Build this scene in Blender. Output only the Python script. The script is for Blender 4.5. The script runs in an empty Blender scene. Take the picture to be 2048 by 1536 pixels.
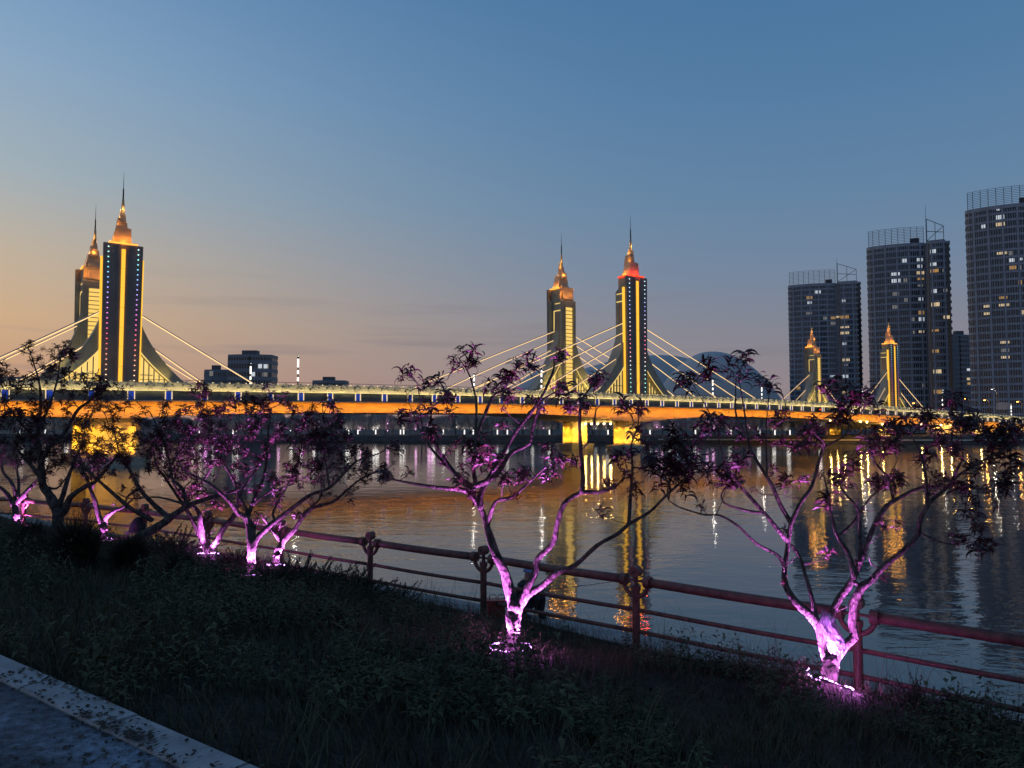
import bpy, math, random
import numpy as np
from mathutils import Vector, Matrix, noise

random.seed(7)
rng = np.random.default_rng(7)
sc = bpy.context.scene
COL = sc.collection

# ------------------------------------------------------------------ camera
EYE = 4.6                      # metres above the water (water is z = 0)
FPX = 1518.0                   # focal length in pixels of the 2048 px wide frame
PITCH = math.atan((850 - 768) / FPX)
cam_d = bpy.data.cameras.new('camera')
cam_d.sensor_fit = 'HORIZONTAL'
cam_d.sensor_width = 36.0
cam_d.lens = 36.0 * FPX / 2048.0
cam_d.clip_start = 0.1
cam_d.clip_end = 9000
cam = bpy.data.objects.new('camera', cam_d)
cam.location = (0, 0, EYE)
cam.rotation_euler = (math.pi / 2 + PITCH, 0, 0)
COL.objects.link(cam)
sc.camera = cam

# ------------------------------------------------------------------ sky at dusk (sun already below the horizon, to the left)
world = bpy.data.worlds.new('World')
sc.world = world
world.use_nodes = True
SUN_AZ = math.radians(-62)     # azimuth of the afterglow, measured from +Y towards +X


def s2l(c):
    return tuple(((v / 255) / 12.92 if v / 255 <= 0.04045 else ((v / 255 + 0.055) / 1.055) ** 2.4) for v in c)


def build_world():
    nt = world.node_tree
    nt.nodes.clear()
    N, L = nt.nodes.new, nt.links.new
    out = N('ShaderNodeOutputWorld')
    bg = N('ShaderNodeBackground')
    tc = N('ShaderNodeTexCoord')
    sep = N('ShaderNodeSeparateXYZ')
    L(tc.outputs['Generated'], sep.inputs[0])
    asin = N('ShaderNodeMath'); asin.operation = 'ARCSINE'
    L(sep.outputs['Z'], asin.inputs[0])
    elev = N('ShaderNodeMath'); elev.operation = 'DIVIDE'; elev.inputs[1].default_value = math.pi / 2
    L(asin.outputs[0], elev.inputs[0])
    # horizontal direction only, so that the glow is a smooth function of azimuth
    flat = N('ShaderNodeCombineXYZ')
    L(sep.outputs['X'], flat.inputs[0]); L(sep.outputs['Y'], flat.inputs[1])
    nrm = N('ShaderNodeVectorMath'); nrm.operation = 'NORMALIZE'
    L(flat.outputs[0], nrm.inputs[0])
    dot = N('ShaderNodeVectorMath'); dot.operation = 'DOT_PRODUCT'
    dot.inputs[1].default_value = (math.sin(SUN_AZ), math.cos(SUN_AZ), 0)
    L(nrm.outputs[0], dot.inputs[0])
    azr = N('ShaderNodeMapRange')
    azr.inputs['From Min'].default_value = -0.15; azr.inputs['From Max'].default_value = 1.0
    L(dot.outputs['Value'], azr.inputs['Value'])
    az = N('ShaderNodeMath'); az.operation = 'POWER'; az.inputs[1].default_value = 3.4
    L(azr.outputs[0], az.inputs[0])

    def ramp(stops):
        r = N('ShaderNodeValToRGB')
        els = r.color_ramp.elements
        while len(els) < len(stops):
            els.new(0.5)
        for e, (deg, c) in zip(els, stops):
            e.position = max(0.0, deg / 90.0)
            e.color = (*s2l(c), 1)
        L(elev.outputs[0], r.inputs[0])
        return r
    glow = ramp([(0, (196, 142, 112)), (3, (212, 158, 116)), (7, (226, 182, 128)), (11, (212, 188, 152)), (16, (178, 188, 188)),
                 (23, (150, 178, 204)), (30, (120, 158, 198)), (90, (56, 92, 142))])
    away = ramp([(0, (146, 130, 132)), (3, (142, 132, 138)), (7, (128, 132, 146)), (11, (112, 132, 157)), (16, (97, 130, 162)),
                 (23, (82, 123, 162)), (30, (71, 115, 157)), (90, (36, 66, 110))])
    mix = N('ShaderNodeMix'); mix.data_type = 'RGBA'
    L(az.outputs[0], mix.inputs[0]); L(away.outputs[0], mix.inputs[6]); L(glow.outputs[0], mix.inputs[7])
    # thin streaks of cloud low over the horizon
    mp = N('ShaderNodeMapping'); mp.inputs['Scale'].default_value = (2.2, 2.2, 34)
    L(tc.outputs['Generated'], mp.inputs[0])
    nz = N('ShaderNodeTexNoise'); nz.inputs['Scale'].default_value = 1.6; nz.inputs['Detail'].default_value = 5
    L(mp.outputs[0], nz.inputs['Vector'])
    cl = N('ShaderNodeMapRange'); cl.inputs['From Min'].default_value = 0.56; cl.inputs['From Max'].default_value = 0.72
    L(nz.outputs['Fac'], cl.inputs['Value'])
    low = N('ShaderNodeMapRange'); low.inputs['From Min'].default_value = 0.13; low.inputs['From Max'].default_value = 0.06
    L(elev.outputs[0], low.inputs['Value'])
    cm = N('ShaderNodeMath'); cm.operation = 'MULTIPLY'
    L(cl.outputs[0], cm.inputs[0]); L(low.outputs[0], cm.inputs[1])
    cm2 = N('ShaderNodeMath'); cm2.operation = 'MULTIPLY'; cm2.inputs[1].default_value = 0.45
    L(cm.outputs[0], cm2.inputs[0])
    mixc = N('ShaderNodeMix'); mixc.data_type = 'RGBA'
    mixc.inputs[7].default_value = (*s2l((120, 116, 126)), 1)
    L(cm2.outputs[0], mixc.inputs[0]); L(mix.outputs[2], mixc.inputs[6])
    # a little of the physical twilight sky
    sky = N('ShaderNodeTexSky'); sky.sky_type = 'NISHITA'; sky.sun_disc = False
    sky.sun_elevation = math.radians(-2.5); sky.sun_rotation = SUN_AZ
    add = N('ShaderNodeMix'); add.data_type = 'RGBA'; add.blend_type = 'ADD'
    add.inputs[0].default_value = 0.06
    L(mixc.outputs[2], add.inputs[6]); L(sky.outputs[0], add.inputs[7])
    L(add.outputs[2], bg.inputs['Color'])
    bg.inputs['Strength'].default_value = 1.0
    L(bg.outputs[0], out.inputs['Surface'])


build_world()
vs = sc.view_settings
vs.view_transform = 'Standard'
vs.look = 'None'
vs.exposure = 0.0
vs.gamma = 1.0
vs.use_curve_mapping = False
sc.render.engine = 'CYCLES'
cy = sc.cycles
cy.use_denoising = True
cy.use_light_tree = True
cy.max_bounces = 6
cy.diffuse_bounces = 2
cy.glossy_bounces = 3
cy.transmission_bounces = 4
cy.transparent_max_bounces = 6
cy.sample_clamp_indirect = 4.0
cy.caustics_reflective = False
cy.caustics_refractive = False

# ------------------------------------------------------------------ projection helpers (used to read real positions off the photograph)
FW = Vector((0, math.cos(PITCH), math.sin(PITCH)))
UP = Vector((0, -math.sin(PITCH), math.cos(PITCH)))


def ray(px, py):
    return FW * FPX + Vector((1, 0, 0)) * (px - 1024) + UP * (768 - py)


def P(px, py, d):
    r = ray(px, py)
    return Vector((0, 0, EYE)) + r * (d / r.y)


def Pz(px, py, z):
    r = ray(px, py)
    return Vector((0, 0, EYE)) + r * ((z - EYE) / r.z)


# ------------------------------------------------------------------ materials
M = {}


def mat(name, col, rough=0.7, metal=0.0, var=0.0, vscale=4.0, bump=0.0, bscale=20.0, spec=0.5, stretch=(1, 1, 1), col2=None):
    m = bpy.data.materials.new(name)
    m.use_nodes = True
    nt = m.node_tree
    b = nt.nodes['Principled BSDF']
    b.inputs['Roughness'].default_value = rough
    b.inputs['Metallic'].default_value = metal
    b.inputs['Specular IOR Level'].default_value = spec
    b.inputs['Base Color'].default_value = (*col, 1)
    N, L = nt.nodes.new, nt.links.new
    if var > 0 or bump > 0:
        tc = N('ShaderNodeTexCoord')
        mp = N('ShaderNodeMapping'); mp.inputs['Scale'].default_value = stretch
        L(tc.outputs['Object'], mp.inputs[0])
    if var > 0:
        nz = N('ShaderNodeTexNoise'); nz.inputs['Scale'].default_value = vscale
        nz.inputs['Detail'].default_value = 6; nz.inputs['Roughness'].default_value = 0.62
        L(mp.outputs[0], nz.inputs['Vector'])
        mr = N('ShaderNodeMapRange'); mr.inputs['From Min'].default_value = 0.3; mr.inputs['From Max'].default_value = 0.7
        L(nz.outputs['Fac'], mr.inputs['Value'])
        mx = N('ShaderNodeMix'); mx.data_type = 'RGBA'
        c2 = col2 if col2 else tuple(min(1, v * (1 + var)) for v in col)
        c1 = col if col2 else tuple(v * (1 - var) for v in col)
        mx.inputs[6].default_value = (*c1, 1); mx.inputs[7].default_value = (*c2, 1)
        L(mr.outputs[0], mx.inputs[0]); L(mx.outputs[2], b.inputs['Base Color'])
    if bump > 0:
        nz2 = N('ShaderNodeTexNoise'); nz2.inputs['Scale'].default_value = bscale; nz2.inputs['Detail'].default_value = 5
        L(mp.outputs[0], nz2.inputs['Vector'])
        bp = N('ShaderNodeBump'); bp.inputs['Strength'].default_value = bump; bp.inputs['Distance'].default_value = 0.05
        L(nz2.outputs['Fac'], bp.inputs['Height']); L(bp.outputs[0], b.inputs['Normal'])
    M[name] = m
    return m


def glow(name, col, strength):
    m = bpy.data.materials.new(name)
    m.use_nodes = True
    b = m.node_tree.nodes['Principled BSDF']
    b.inputs['Base Color'].default_value = (*[v * .12 for v in col], 1)
    b.inputs['Emission Color'].default_value = (*col, 1)
    b.inputs['Emission Strength'].default_value = strength
    M[name] = m
    return m


def glow_ramp(name, stops, strength):
    """LED column whose lamps change colour with height"""
    m = bpy.data.materials.new(name)
    m.use_nodes = True
    nt = m.node_tree
    b = nt.nodes['Principled BSDF']
    tc = nt.nodes.new('ShaderNodeTexCoord'); sp = nt.nodes.new('ShaderNodeSeparateXYZ'); r = nt.nodes.new('ShaderNodeValToRGB')
    nt.links.new(tc.outputs['Generated'], sp.inputs[0]); nt.links.new(sp.outputs['Z'], r.inputs[0])
    els = r.color_ramp.elements
    while len(els) < len(stops):
        els.new(0.5)
    for e, (p, c) in zip(els, stops):
        e.position = p; e.color = (*c, 1)
    nt.links.new(r.outputs[0], b.inputs['Emission Color'])
    b.inputs['Emission Strength'].default_value = strength
    M[name] = m
    return m


mat('bark', (0.095, 0.074, 0.070), 0.9, var=0.8, vscale=13, bump=1.0, bscale=30, stretch=(1, 1, 0.5), spec=0.2)
mat('leaf', (0.066, 0.019, 0.024), 0.45, var=0.5, vscale=3, spec=0.35)
mat('twig', (0.07, 0.045, 0.045), 0.8)
mat('grass', (0.078, 0.068, 0.041), 0.8, var=0.6, vscale=2.5, spec=0.2)
mat('weed', (0.080, 0.078, 0.046), 0.85, var=0.7, vscale=1.6, spec=0.08)
mat('juniper', (0.034, 0.032, 0.022), 0.7, var=0.5, vscale=5, spec=0.2)
mat('soil', (0.028, 0.024, 0.021), 0.95, var=0.5, vscale=3, bump=0.8, bscale=12, spec=0.1)
mat('kerb', (0.28, 0.285, 0.30), 0.8, var=0.3, vscale=3.5, bump=0.3, bscale=60)
mat('litter', (0.02, 0.017, 0.015), 0.9)
mat('fence', (0.135, 0.056, 0.043), 0.6, var=0.45, vscale=7, bump=0.3, bscale=24)
mat('coping', (0.27, 0.26, 0.25), 0.85, var=0.3, vscale=3, bump=0.4, bscale=18)
mat('cream_stone', (0.62, 0.58, 0.46), 0.7, var=0.12, vscale=1.5)
mat('plaque', (0.05, 0.045, 0.04), 0.5)  # also colours the discs that stand in for shaded scroll gaps
mat('fascia', (0.075, 0.085, 0.095), 0.5, var=0.2, vscale=0.5)
mat('girder', (0.52, 0.42, 0.30), 0.6, var=0.16, vscale=0.35, stretch=(1, 1, 1.5))
mat('concrete', (0.44, 0.41, 0.34), 0.8, var=0.2, vscale=0.7, bump=0.2, bscale=6)
mat('dark_metal', (0.04, 0.042, 0.045), 0.4, metal=0.3)
mat('tower', (0.30, 0.29, 0.235), 0.55, var=0.15, vscale=0.6)
mat('tower_front', (0.27, 0.20, 0.17), 0.6, var=0.2, vscale=0.4)
mat('tower_cap', (0.50, 0.36, 0.22), 0.45, var=0.12, vscale=0.6)
mat('cable', (0.45, 0.43, 0.40), 0.4, metal=0.4)
mat('asphalt', (0.05, 0.05, 0.052), 0.9)
mat('facade', (0.34, 0.35, 0.40), 0.6, var=0.2, vscale=0.2)
mat('facade_dark', (0.10, 0.10, 0.12), 0.6)
mat('roof_steel', (0.05, 0.06, 0.07), 0.5, metal=0.3)
mat('glass', (0.015, 0.018, 0.026), 0.12, spec=0.7)
mat('office', (0.24, 0.25, 0.28), 0.6)
mat('dome', (0.54, 0.51, 0.50), 0.75, var=0.12, vscale=0.02)
mat('bank_stone', (0.085, 0.08, 0.08), 0.9, var=0.3, vscale=0.5)
mat('far_ground', (0.05, 0.05, 0.045), 0.95, var=0.3, vscale=0.05)
mat('far_leaf', (0.34, 0.31, 0.30), 0.8, var=0.4, vscale=0.6)
mat('far_trunk', (0.09, 0.08, 0.07), 0.9)
mat('pole', (0.10, 0.10, 0.11), 0.5)
mat('cloth_dark', (0.018, 0.018, 0.024), 0.9, var=0.3, vscale=8)
mat('skin', (0.35, 0.22, 0.17), 0.6)
mat('cap_blue', (0.18, 0.33, 0.52), 0.85)
mat('box_red', (0.36, 0.03, 0.025), 0.45)
mat('rubber', (0.02, 0.02, 0.02), 0.7)
mat('sign_grey', (0.35, 0.37, 0.40), 0.6)
glow('gold', (0.92, 0.47, 0.04), 1.35)
glow('gold_soft', (1.0, 0.68, 0.20), 1.0)
glow('ladder', (1.0, 0.64, 0.15), 1.0)
glow('cap_rim', (1.0, 0.42, 0.06), 1.6)
glow('cap_rim_red', (1.0, 0.05, 0.015), 1.8)
glow('cable_light', (1.0, 0.64, 0.28), 1.5)
glow('warm_strip', (1.0, 0.76, 0.42), .95)
glow('blue_panel', (0.004, 0.05, 0.45), 0.75)
glow('knob_light', (1.0, 0.86, 0.55), 1.1)
glow('lamp_warm', (1.0, 0.72, 0.30), 9.0)
glow('lamp_white', (1.0, 0.95, 0.86), 2.0)
glow('lamp_white_far', (1.0, 0.97, 0.92), 1.25)
glow('lamp_pink', (1.0, 0.55, 0.95), 1.6)
glow('lamp_orange', (1.0, 0.30, 0.04), 22.0)
glow('lamp_blue', (0.4, 0.5, 1.0), 5.0)
glow('win_warm', (1.0, 0.76, 0.44), 0.6)
glow('win_white', (0.85, 0.92, 1.0), 0.62)
glow('win_dim', (0.8, 0.75, 0.7), 0.18)
glow('win_amber', (1.0, 0.56, 0.18), 0.36)
glow('led_ring', (0.75, 0.34, 1.0), 10.0)
glow('red_dot', (1.0, 0.03, 0.02), 4.0)
glow_ramp('led_side', [(0, (1, .7, .35)), (.12, (1, .4, .2)), (.3, (1, .08, .1)), (.45, (.9, .1, .5)), (.6, (.5, .25, .9)),
                       (.72, (.3, .4, 1)), (.82, (.2, .6, 1)), (.92, (.3, .95, .85)), (1, (.6, 1, .95))], 2.0)
glow_ramp('led_main', [(0, (.3, .95, .6)), (.12, (.4, 1, .8)), (.25, (.9, .9, .9)), (.4, (1, .15, .25)), (.5, (.9, .2, .5)),
                       (.6, (.9, .8, .8)), (.75, (.25, .3, 1)), (.85, (.5, .7, 1)), (1, (.5, .95, 1))], 2.0)


def path_material():
    m = mat('path', (0.105, 0.132, 0.172), 0.85, var=0.75, vscale=16, bump=0.8, bscale=70, spec=0.25)
    # worn lighter drifts over the coarse speckle
    nt = m.node_tree
    b = nt.nodes['Principled BSDF']
    src = b.inputs['Base Color'].links[0].from_socket
    tc = nt.nodes.new('ShaderNodeTexCoord')
    nz = nt.nodes.new('ShaderNodeTexNoise'); nz.inputs['Scale'].default_value = 1.4; nz.inputs['Detail'].default_value = 4
    nt.links.new(tc.outputs['Object'], nz.inputs['Vector'])
    mr = nt.nodes.new('ShaderNodeMapRange'); mr.inputs['From Min'].default_value = .42; mr.inputs['From Max'].default_value = .68
    mr.inputs['To Min'].default_value = .7; mr.inputs['To Max'].default_value = 1.9
    nt.links.new(nz.outputs['Fac'], mr.inputs['Value'])
    vm = nt.nodes.new('ShaderNodeVectorMath'); vm.operation = 'SCALE'
    nt.links.new(src, vm.inputs[0]); nt.links.new(mr.outputs[0], vm.inputs['Scale'])
    nt.links.new(vm.outputs[0], b.inputs['Base Color'])


path_material()


def water_material():
    m = bpy.data.materials.new('water')
    m.use_nodes = True
    nt = m.node_tree
    N, L = nt.nodes.new, nt.links.new
    b = nt.nodes['Principled BSDF']
    b.inputs['Base Color'].default_value = (0.030, 0.036, 0.042, 1)
    b.inputs['Roughness'].default_value = 0.04
    b.inputs['IOR'].default_value = 1.95
    geo = N('ShaderNodeNewGeometry')

    def layer(scale, stretch, detail, w):
        mp = N('ShaderNodeMapping'); mp.inputs['Scale'].default_value = stretch
        mp.inputs['Rotation'].default_value = (0, 0, math.radians(w))
        L(geo.outputs['Position'], mp.inputs[0])
        nz = N('ShaderNodeTexNoise'); nz.inputs['Scale'].default_value = scale
        nz.inputs['Detail'].default_value = detail; nz.inputs['Roughness'].default_value = 0.55
        L(mp.outputs[0], nz.inputs['Vector'])
        return nz.outputs['Fac']
    a = layer(0.42, (0.75, 1.5, 1), 2, 12)
    c = layer(1.7, (0.8, 1.5, 1), 3, -15)
    e = layer(0.035, (1, 1, 1), 2, 30)       # patches of breeze and calm
    amp = N('ShaderNodeMapRange'); amp.inputs['From Min'].default_value = 0.38; amp.inputs['From Max'].default_value = 0.62
    amp.inputs['To Min'].default_value = 0.35; amp.inputs['To Max'].default_value = 1.0
    L(e, amp.inputs['Value'])
    s1 = N('ShaderNodeMath'); s1.operation = 'MULTIPLY'; s1.inputs[1].default_value = 0.42
    L(c, s1.inputs[0])
    s2 = N('ShaderNodeMath'); s2.operation = 'ADD'
    L(a, s2.inputs[0]); L(s1.outputs[0], s2.inputs[1])
    s3 = N('ShaderNodeMath'); s3.operation = 'MULTIPLY'
    L(s2.outputs[0], s3.inputs[0]); L(amp.outputs[0], s3.inputs[1])
    bp = N('ShaderNodeBump'); bp.inputs['Strength'].default_value = 1.0; bp.inputs['Distance'].default_value = 0.040
    L(s3.outputs[0], bp.inputs['Height'])
    L(bp.outputs[0], b.inputs['Normal'])
    M['water'] = m


water_material()


# ------------------------------------------------------------------ mesh and object helpers
class MB:
    def __init__(self):
        self.v, self.f = [], []

    def add(self, vs_, fs_):
        o = len(self.v)
        self.v += [tuple(p) for p in vs_]
        self.f += [tuple(i + o for i in f) for f in fs_]
        return self

    def box(self, x0, x1, y0, y1, z0, z1, T=None):
        pts = [(x, y, z) for z in (z0, z1) for x, y in ((x0, y0), (x1, y0), (x1, y1), (x0, y1))]
        if T:
            pts = [T(*p) for p in pts]
        return self.add(pts, [(0, 3, 2, 1), (4, 5, 6, 7), (0, 1, 5, 4), (1, 2, 6, 5), (2, 3, 7, 6), (3, 0, 4, 7)])

    def hexa(self, p):      # 4 bottom points, 4 top points
        return self.add(p, [(0, 3, 2, 1), (4, 5, 6, 7), (0, 1, 5, 4), (1, 2, 6, 5), (2, 3, 7, 6), (3, 0, 4, 7)])

    def prism(self, poly, h0, h1, T):   # poly in (a, b), extruded from h0 to h1 and mapped by T(a, b, h)
        n = len(poly)
        pts = [T(a, b, h0) for a, b in poly] + [T(a, b, h1) for a, b in poly]
        fs = [tuple(range(n))[::-1], tuple(range(n, 2 * n))] + [(i, (i + 1) % n, n + (i + 1) % n, n + i) for i in range(n)]
        return self.add(pts, fs)

    def tube(self, path, rad, n=8, cap=True, wob=0.0):
        path = [Vector(p) for p in path]
        if not hasattr(rad, '__len__'):
            rad = [rad] * len(path)
        o = len(self.v)
        ref = None
        for i, p in enumerate(path):
            t = (path[min(i + 1, len(path) - 1)] - path[max(i - 1, 0)])
            t = t.normalized() if t.length > 1e-9 else Vector((0, 0, 1))
            if ref is None:
                ref = t.orthogonal().normalized()
            ref = (ref - t * ref.dot(t))
            ref = ref.normalized() if ref.length > 1e-6 else t.orthogonal().normalized()
            bn = t.cross(ref)
            for k in range(n):
                a = 2 * math.pi * k / n
                r = rad[i]
                if wob:
                    r *= 1 + wob * noise.noise(Vector((p.x * 6 + math.cos(a) * 1.3, p.y * 6 + math.sin(a) * 1.3, p.z * 6)))
                self.v.append(tuple(p + (ref * math.cos(a) + bn * math.sin(a)) * r))
        m = len(path)
        for i in range(m - 1):
            for k in range(n):
                a, b = o + i * n + k, o + i * n + (k + 1) % n
                self.f.append((a, b, b + n, a + n))
        if cap:
            self.f.append(tuple(range(o, o + n))[::-1])
            self.f.append(tuple(range(o + (m - 1) * n, o + m * n)))
        return self

    def lathe(self, prof, c=(0, 0, 0), n=12, T=None):   # prof = [(r, z)]
        o = len(self.v)
        for r, z in prof:
            for k in range(n):
                a = 2 * math.pi * k / n
                q = (c[0] + r * math.cos(a), c[1] + r * math.sin(a), c[2] + z)
                self.v.append(tuple(T(*q)) if T else q)
        for i in range(len(prof) - 1):
            for k in range(n):
                a, b = o + i * n + k, o + i * n + (k + 1) % n
                self.f.append((a, b, b + n, a + n))
        self.f.append(tuple(range(o, o + n))[::-1])
        self.f.append(tuple(range(o + (len(prof) - 1) * n, o + len(prof) * n)))
        return self

    def mesh(self, name, m, smooth=False):
        me = bpy.data.meshes.new(name)
        me.from_pydata(self.v, [], self.f)
        me.validate()
        if m:
            me.materials.append(M[m])
        if smooth:
            for p in me.polygons:
                p.use_smooth = True
        me.update()
        return me

    def build(self, name, m, parent=None, smooth=False):
        return link(name, self.mesh(name, m, smooth), parent)


def link(name, me, parent=None, loc=None, rot=None, scale=None):
    o = bpy.data.objects.new(name, me)
    COL.objects.link(o)
    if parent:
        o.parent = parent
    if loc is not None:
        o.location = loc
    if rot is not None:
        o.rotation_euler = rot
    if scale is not None:
        o.scale = (scale, scale, scale) if not hasattr(scale, '__len__') else scale
    return o


def tag(o, label=None, cat=None, group=None, kind=None):
    if label: o['label'] = label
    if cat: o['category'] = cat
    if group: o['group'] = group
    if kind: o['kind'] = kind
    return o


def thing(name, label, cat, loc=(0, 0, 0), rz=0.0, group=None):
    o = bpy.data.objects.new(name, None)
    COL.objects.link(o)
    o.location = loc
    o.rotation_euler = (0, 0, rz)
    o.empty_display_size = 0.3
    return tag(o, label, cat, group)


def lamp(name, typ, loc, energy, col, parent=None, aim=None, size=0.1, size_y=None, spot=None, blend=0.6, radius=None, spread=None):
    d = bpy.data.lights.new(name, typ)
    d.energy = energy
    d.color = col
    if typ == 'AREA':
        d.size = size
        if size_y:
            d.shape = 'RECTANGLE'; d.size_y = size_y
        if spread:
            d.spread = math.radians(spread)
    if typ == 'SPOT':
        d.spot_size = math.radians(spot or 60); d.spot_blend = blend
    if typ in ('SPOT', 'POINT'):
        d.shadow_soft_size = radius if radius else 0.05
    o = bpy.data.objects.new(name, d)
    COL.objects.link(o)
    o.location = loc
    if aim is not None:
        o.rotation_euler = Vector(aim).to_track_quat('-Z', 'Y').to_euler()
    if parent:
        o.parent = parent
    return o


def catmull(pts, sub=4):
    pts = [np.array(p, float) for p in pts]
    if len(pts) < 3:
        return [pts[0] + (pts[-1] - pts[0]) * k / sub for k in range(sub + 1)]
    out = []
    for i in range(len(pts) - 1):
        p0 = pts[max(i - 1, 0)]; p1 = pts[i]; p2 = pts[i + 1]; p3 = pts[min(i + 2, len(pts) - 1)]
        for k in range(sub):
            t = k / sub
            out.append(0.5 * (2 * p1 + (p2 - p0) * t + (2 * p0 - 5 * p1 + 4 * p2 - p3) * t * t + (3 * p1 - p0 - 3 * p2 + p3) * t ** 3))
    out.append(pts[-1])
    return out


def fast_mesh(name, verts, faces, m):
    """verts (n,3), faces (k,3) or (k,4) numpy arrays"""
    me = bpy.data.meshes.new(name)
    me.vertices.add(len(verts))
    me.vertices.foreach_set('co', np.asarray(verts, np.float32).ravel())
    k = faces.shape[1]
    me.loops.add(faces.size)
    me.loops.foreach_set('vertex_index', faces.astype(np.int32).ravel())
    me.polygons.add(len(faces))
    me.polygons.foreach_set('loop_start', np.arange(0, faces.size, k, dtype=np.int32))
    me.update(calc_edges=True)
    me.materials.append(M[m])
    return me


# ------------------------------------------------------------------ near bank
NF = Vector((0.620, 0.785, 0)).normalized()     # across the bank, towards the water
UF = Vector((NF.y, -NF.x, 0))                   # along the bank, towards the right
Z_PATH, Z_FENCE = 3.0, 0.9
S_KERB, S_FENCE, S_EDGE = 1.92, 11.2, 12.1


def prof(s):
    if s <= S_KERB:
        return Z_PATH - 0.02 - .02 * min(1.0, max(0.0, S_KERB - s))
    if s <= S_FENCE:
        k = (s - S_KERB) / (S_FENCE - S_KERB)
        return Z_PATH - 0.02 + (Z_FENCE - Z_PATH + 0.02) * k
    return Z_FENCE - 0.03 * (s - S_FENCE)


def ground(x, y):
    s = x * NF.x + y * NF.y
    z = prof(s)
    if S_KERB + 0.2 < s < S_EDGE:
        w = min(1, (s - S_KERB - 0.2) / 1.5) * min(1, (S_EDGE - s) / 1.0)
        z += w * (0.16 * noise.noise(Vector((x * 0.45, y * 0.45, 3.1))) + 0.05 * noise.noise(Vector((x * 1.7, y * 1.7, 9))))
    return z


def at_su(s, u, z):
    return NF * s + UF * u + Vector((0, 0, z))


ka_, kb_ = Pz(0, 1312, Z_PATH), Pz(512, 1535, Z_PATH)
PATH_U = Vector((kb_.x - ka_.x, kb_.y - ka_.y, 0)).normalized()
PATH_N = Vector((-PATH_U.y, PATH_U.x, 0))
PATH_S = ka_.dot(PATH_N)
LIT_FEET = []
FEET = []
for _px, _py, _d in ((1022.5, 1298.7, 9.7), (1660.8, 1371.4, 9.6), (500.4, 1152.5, 16.2), (550.6, 1132.4, 17.4), (418.2, 1109.5, 18.4), (260.5, 1108.3, 17.2), (115.3, 1078.3, 18.6), (208.1, 1081.3, 22.4), (33.5, 1057.4, 26.0)):
    _w = P(_px, _py, _d)
    FEET.append((_w.x, _w.y, _w.z - ground(_w.x, _w.y) - .02))


def _with_mounds(base):
    def g(x, y):
        z = base(x, y)
        for fx, fy, dz in FEET:
            r2 = (x - fx) ** 2 + (y - fy) ** 2
            if r2 < 9:
                z += max(-.3, min(.6, dz)) * math.exp(-r2 / 1.0)
        return z
    return g


ground = _with_mounds(ground)


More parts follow.
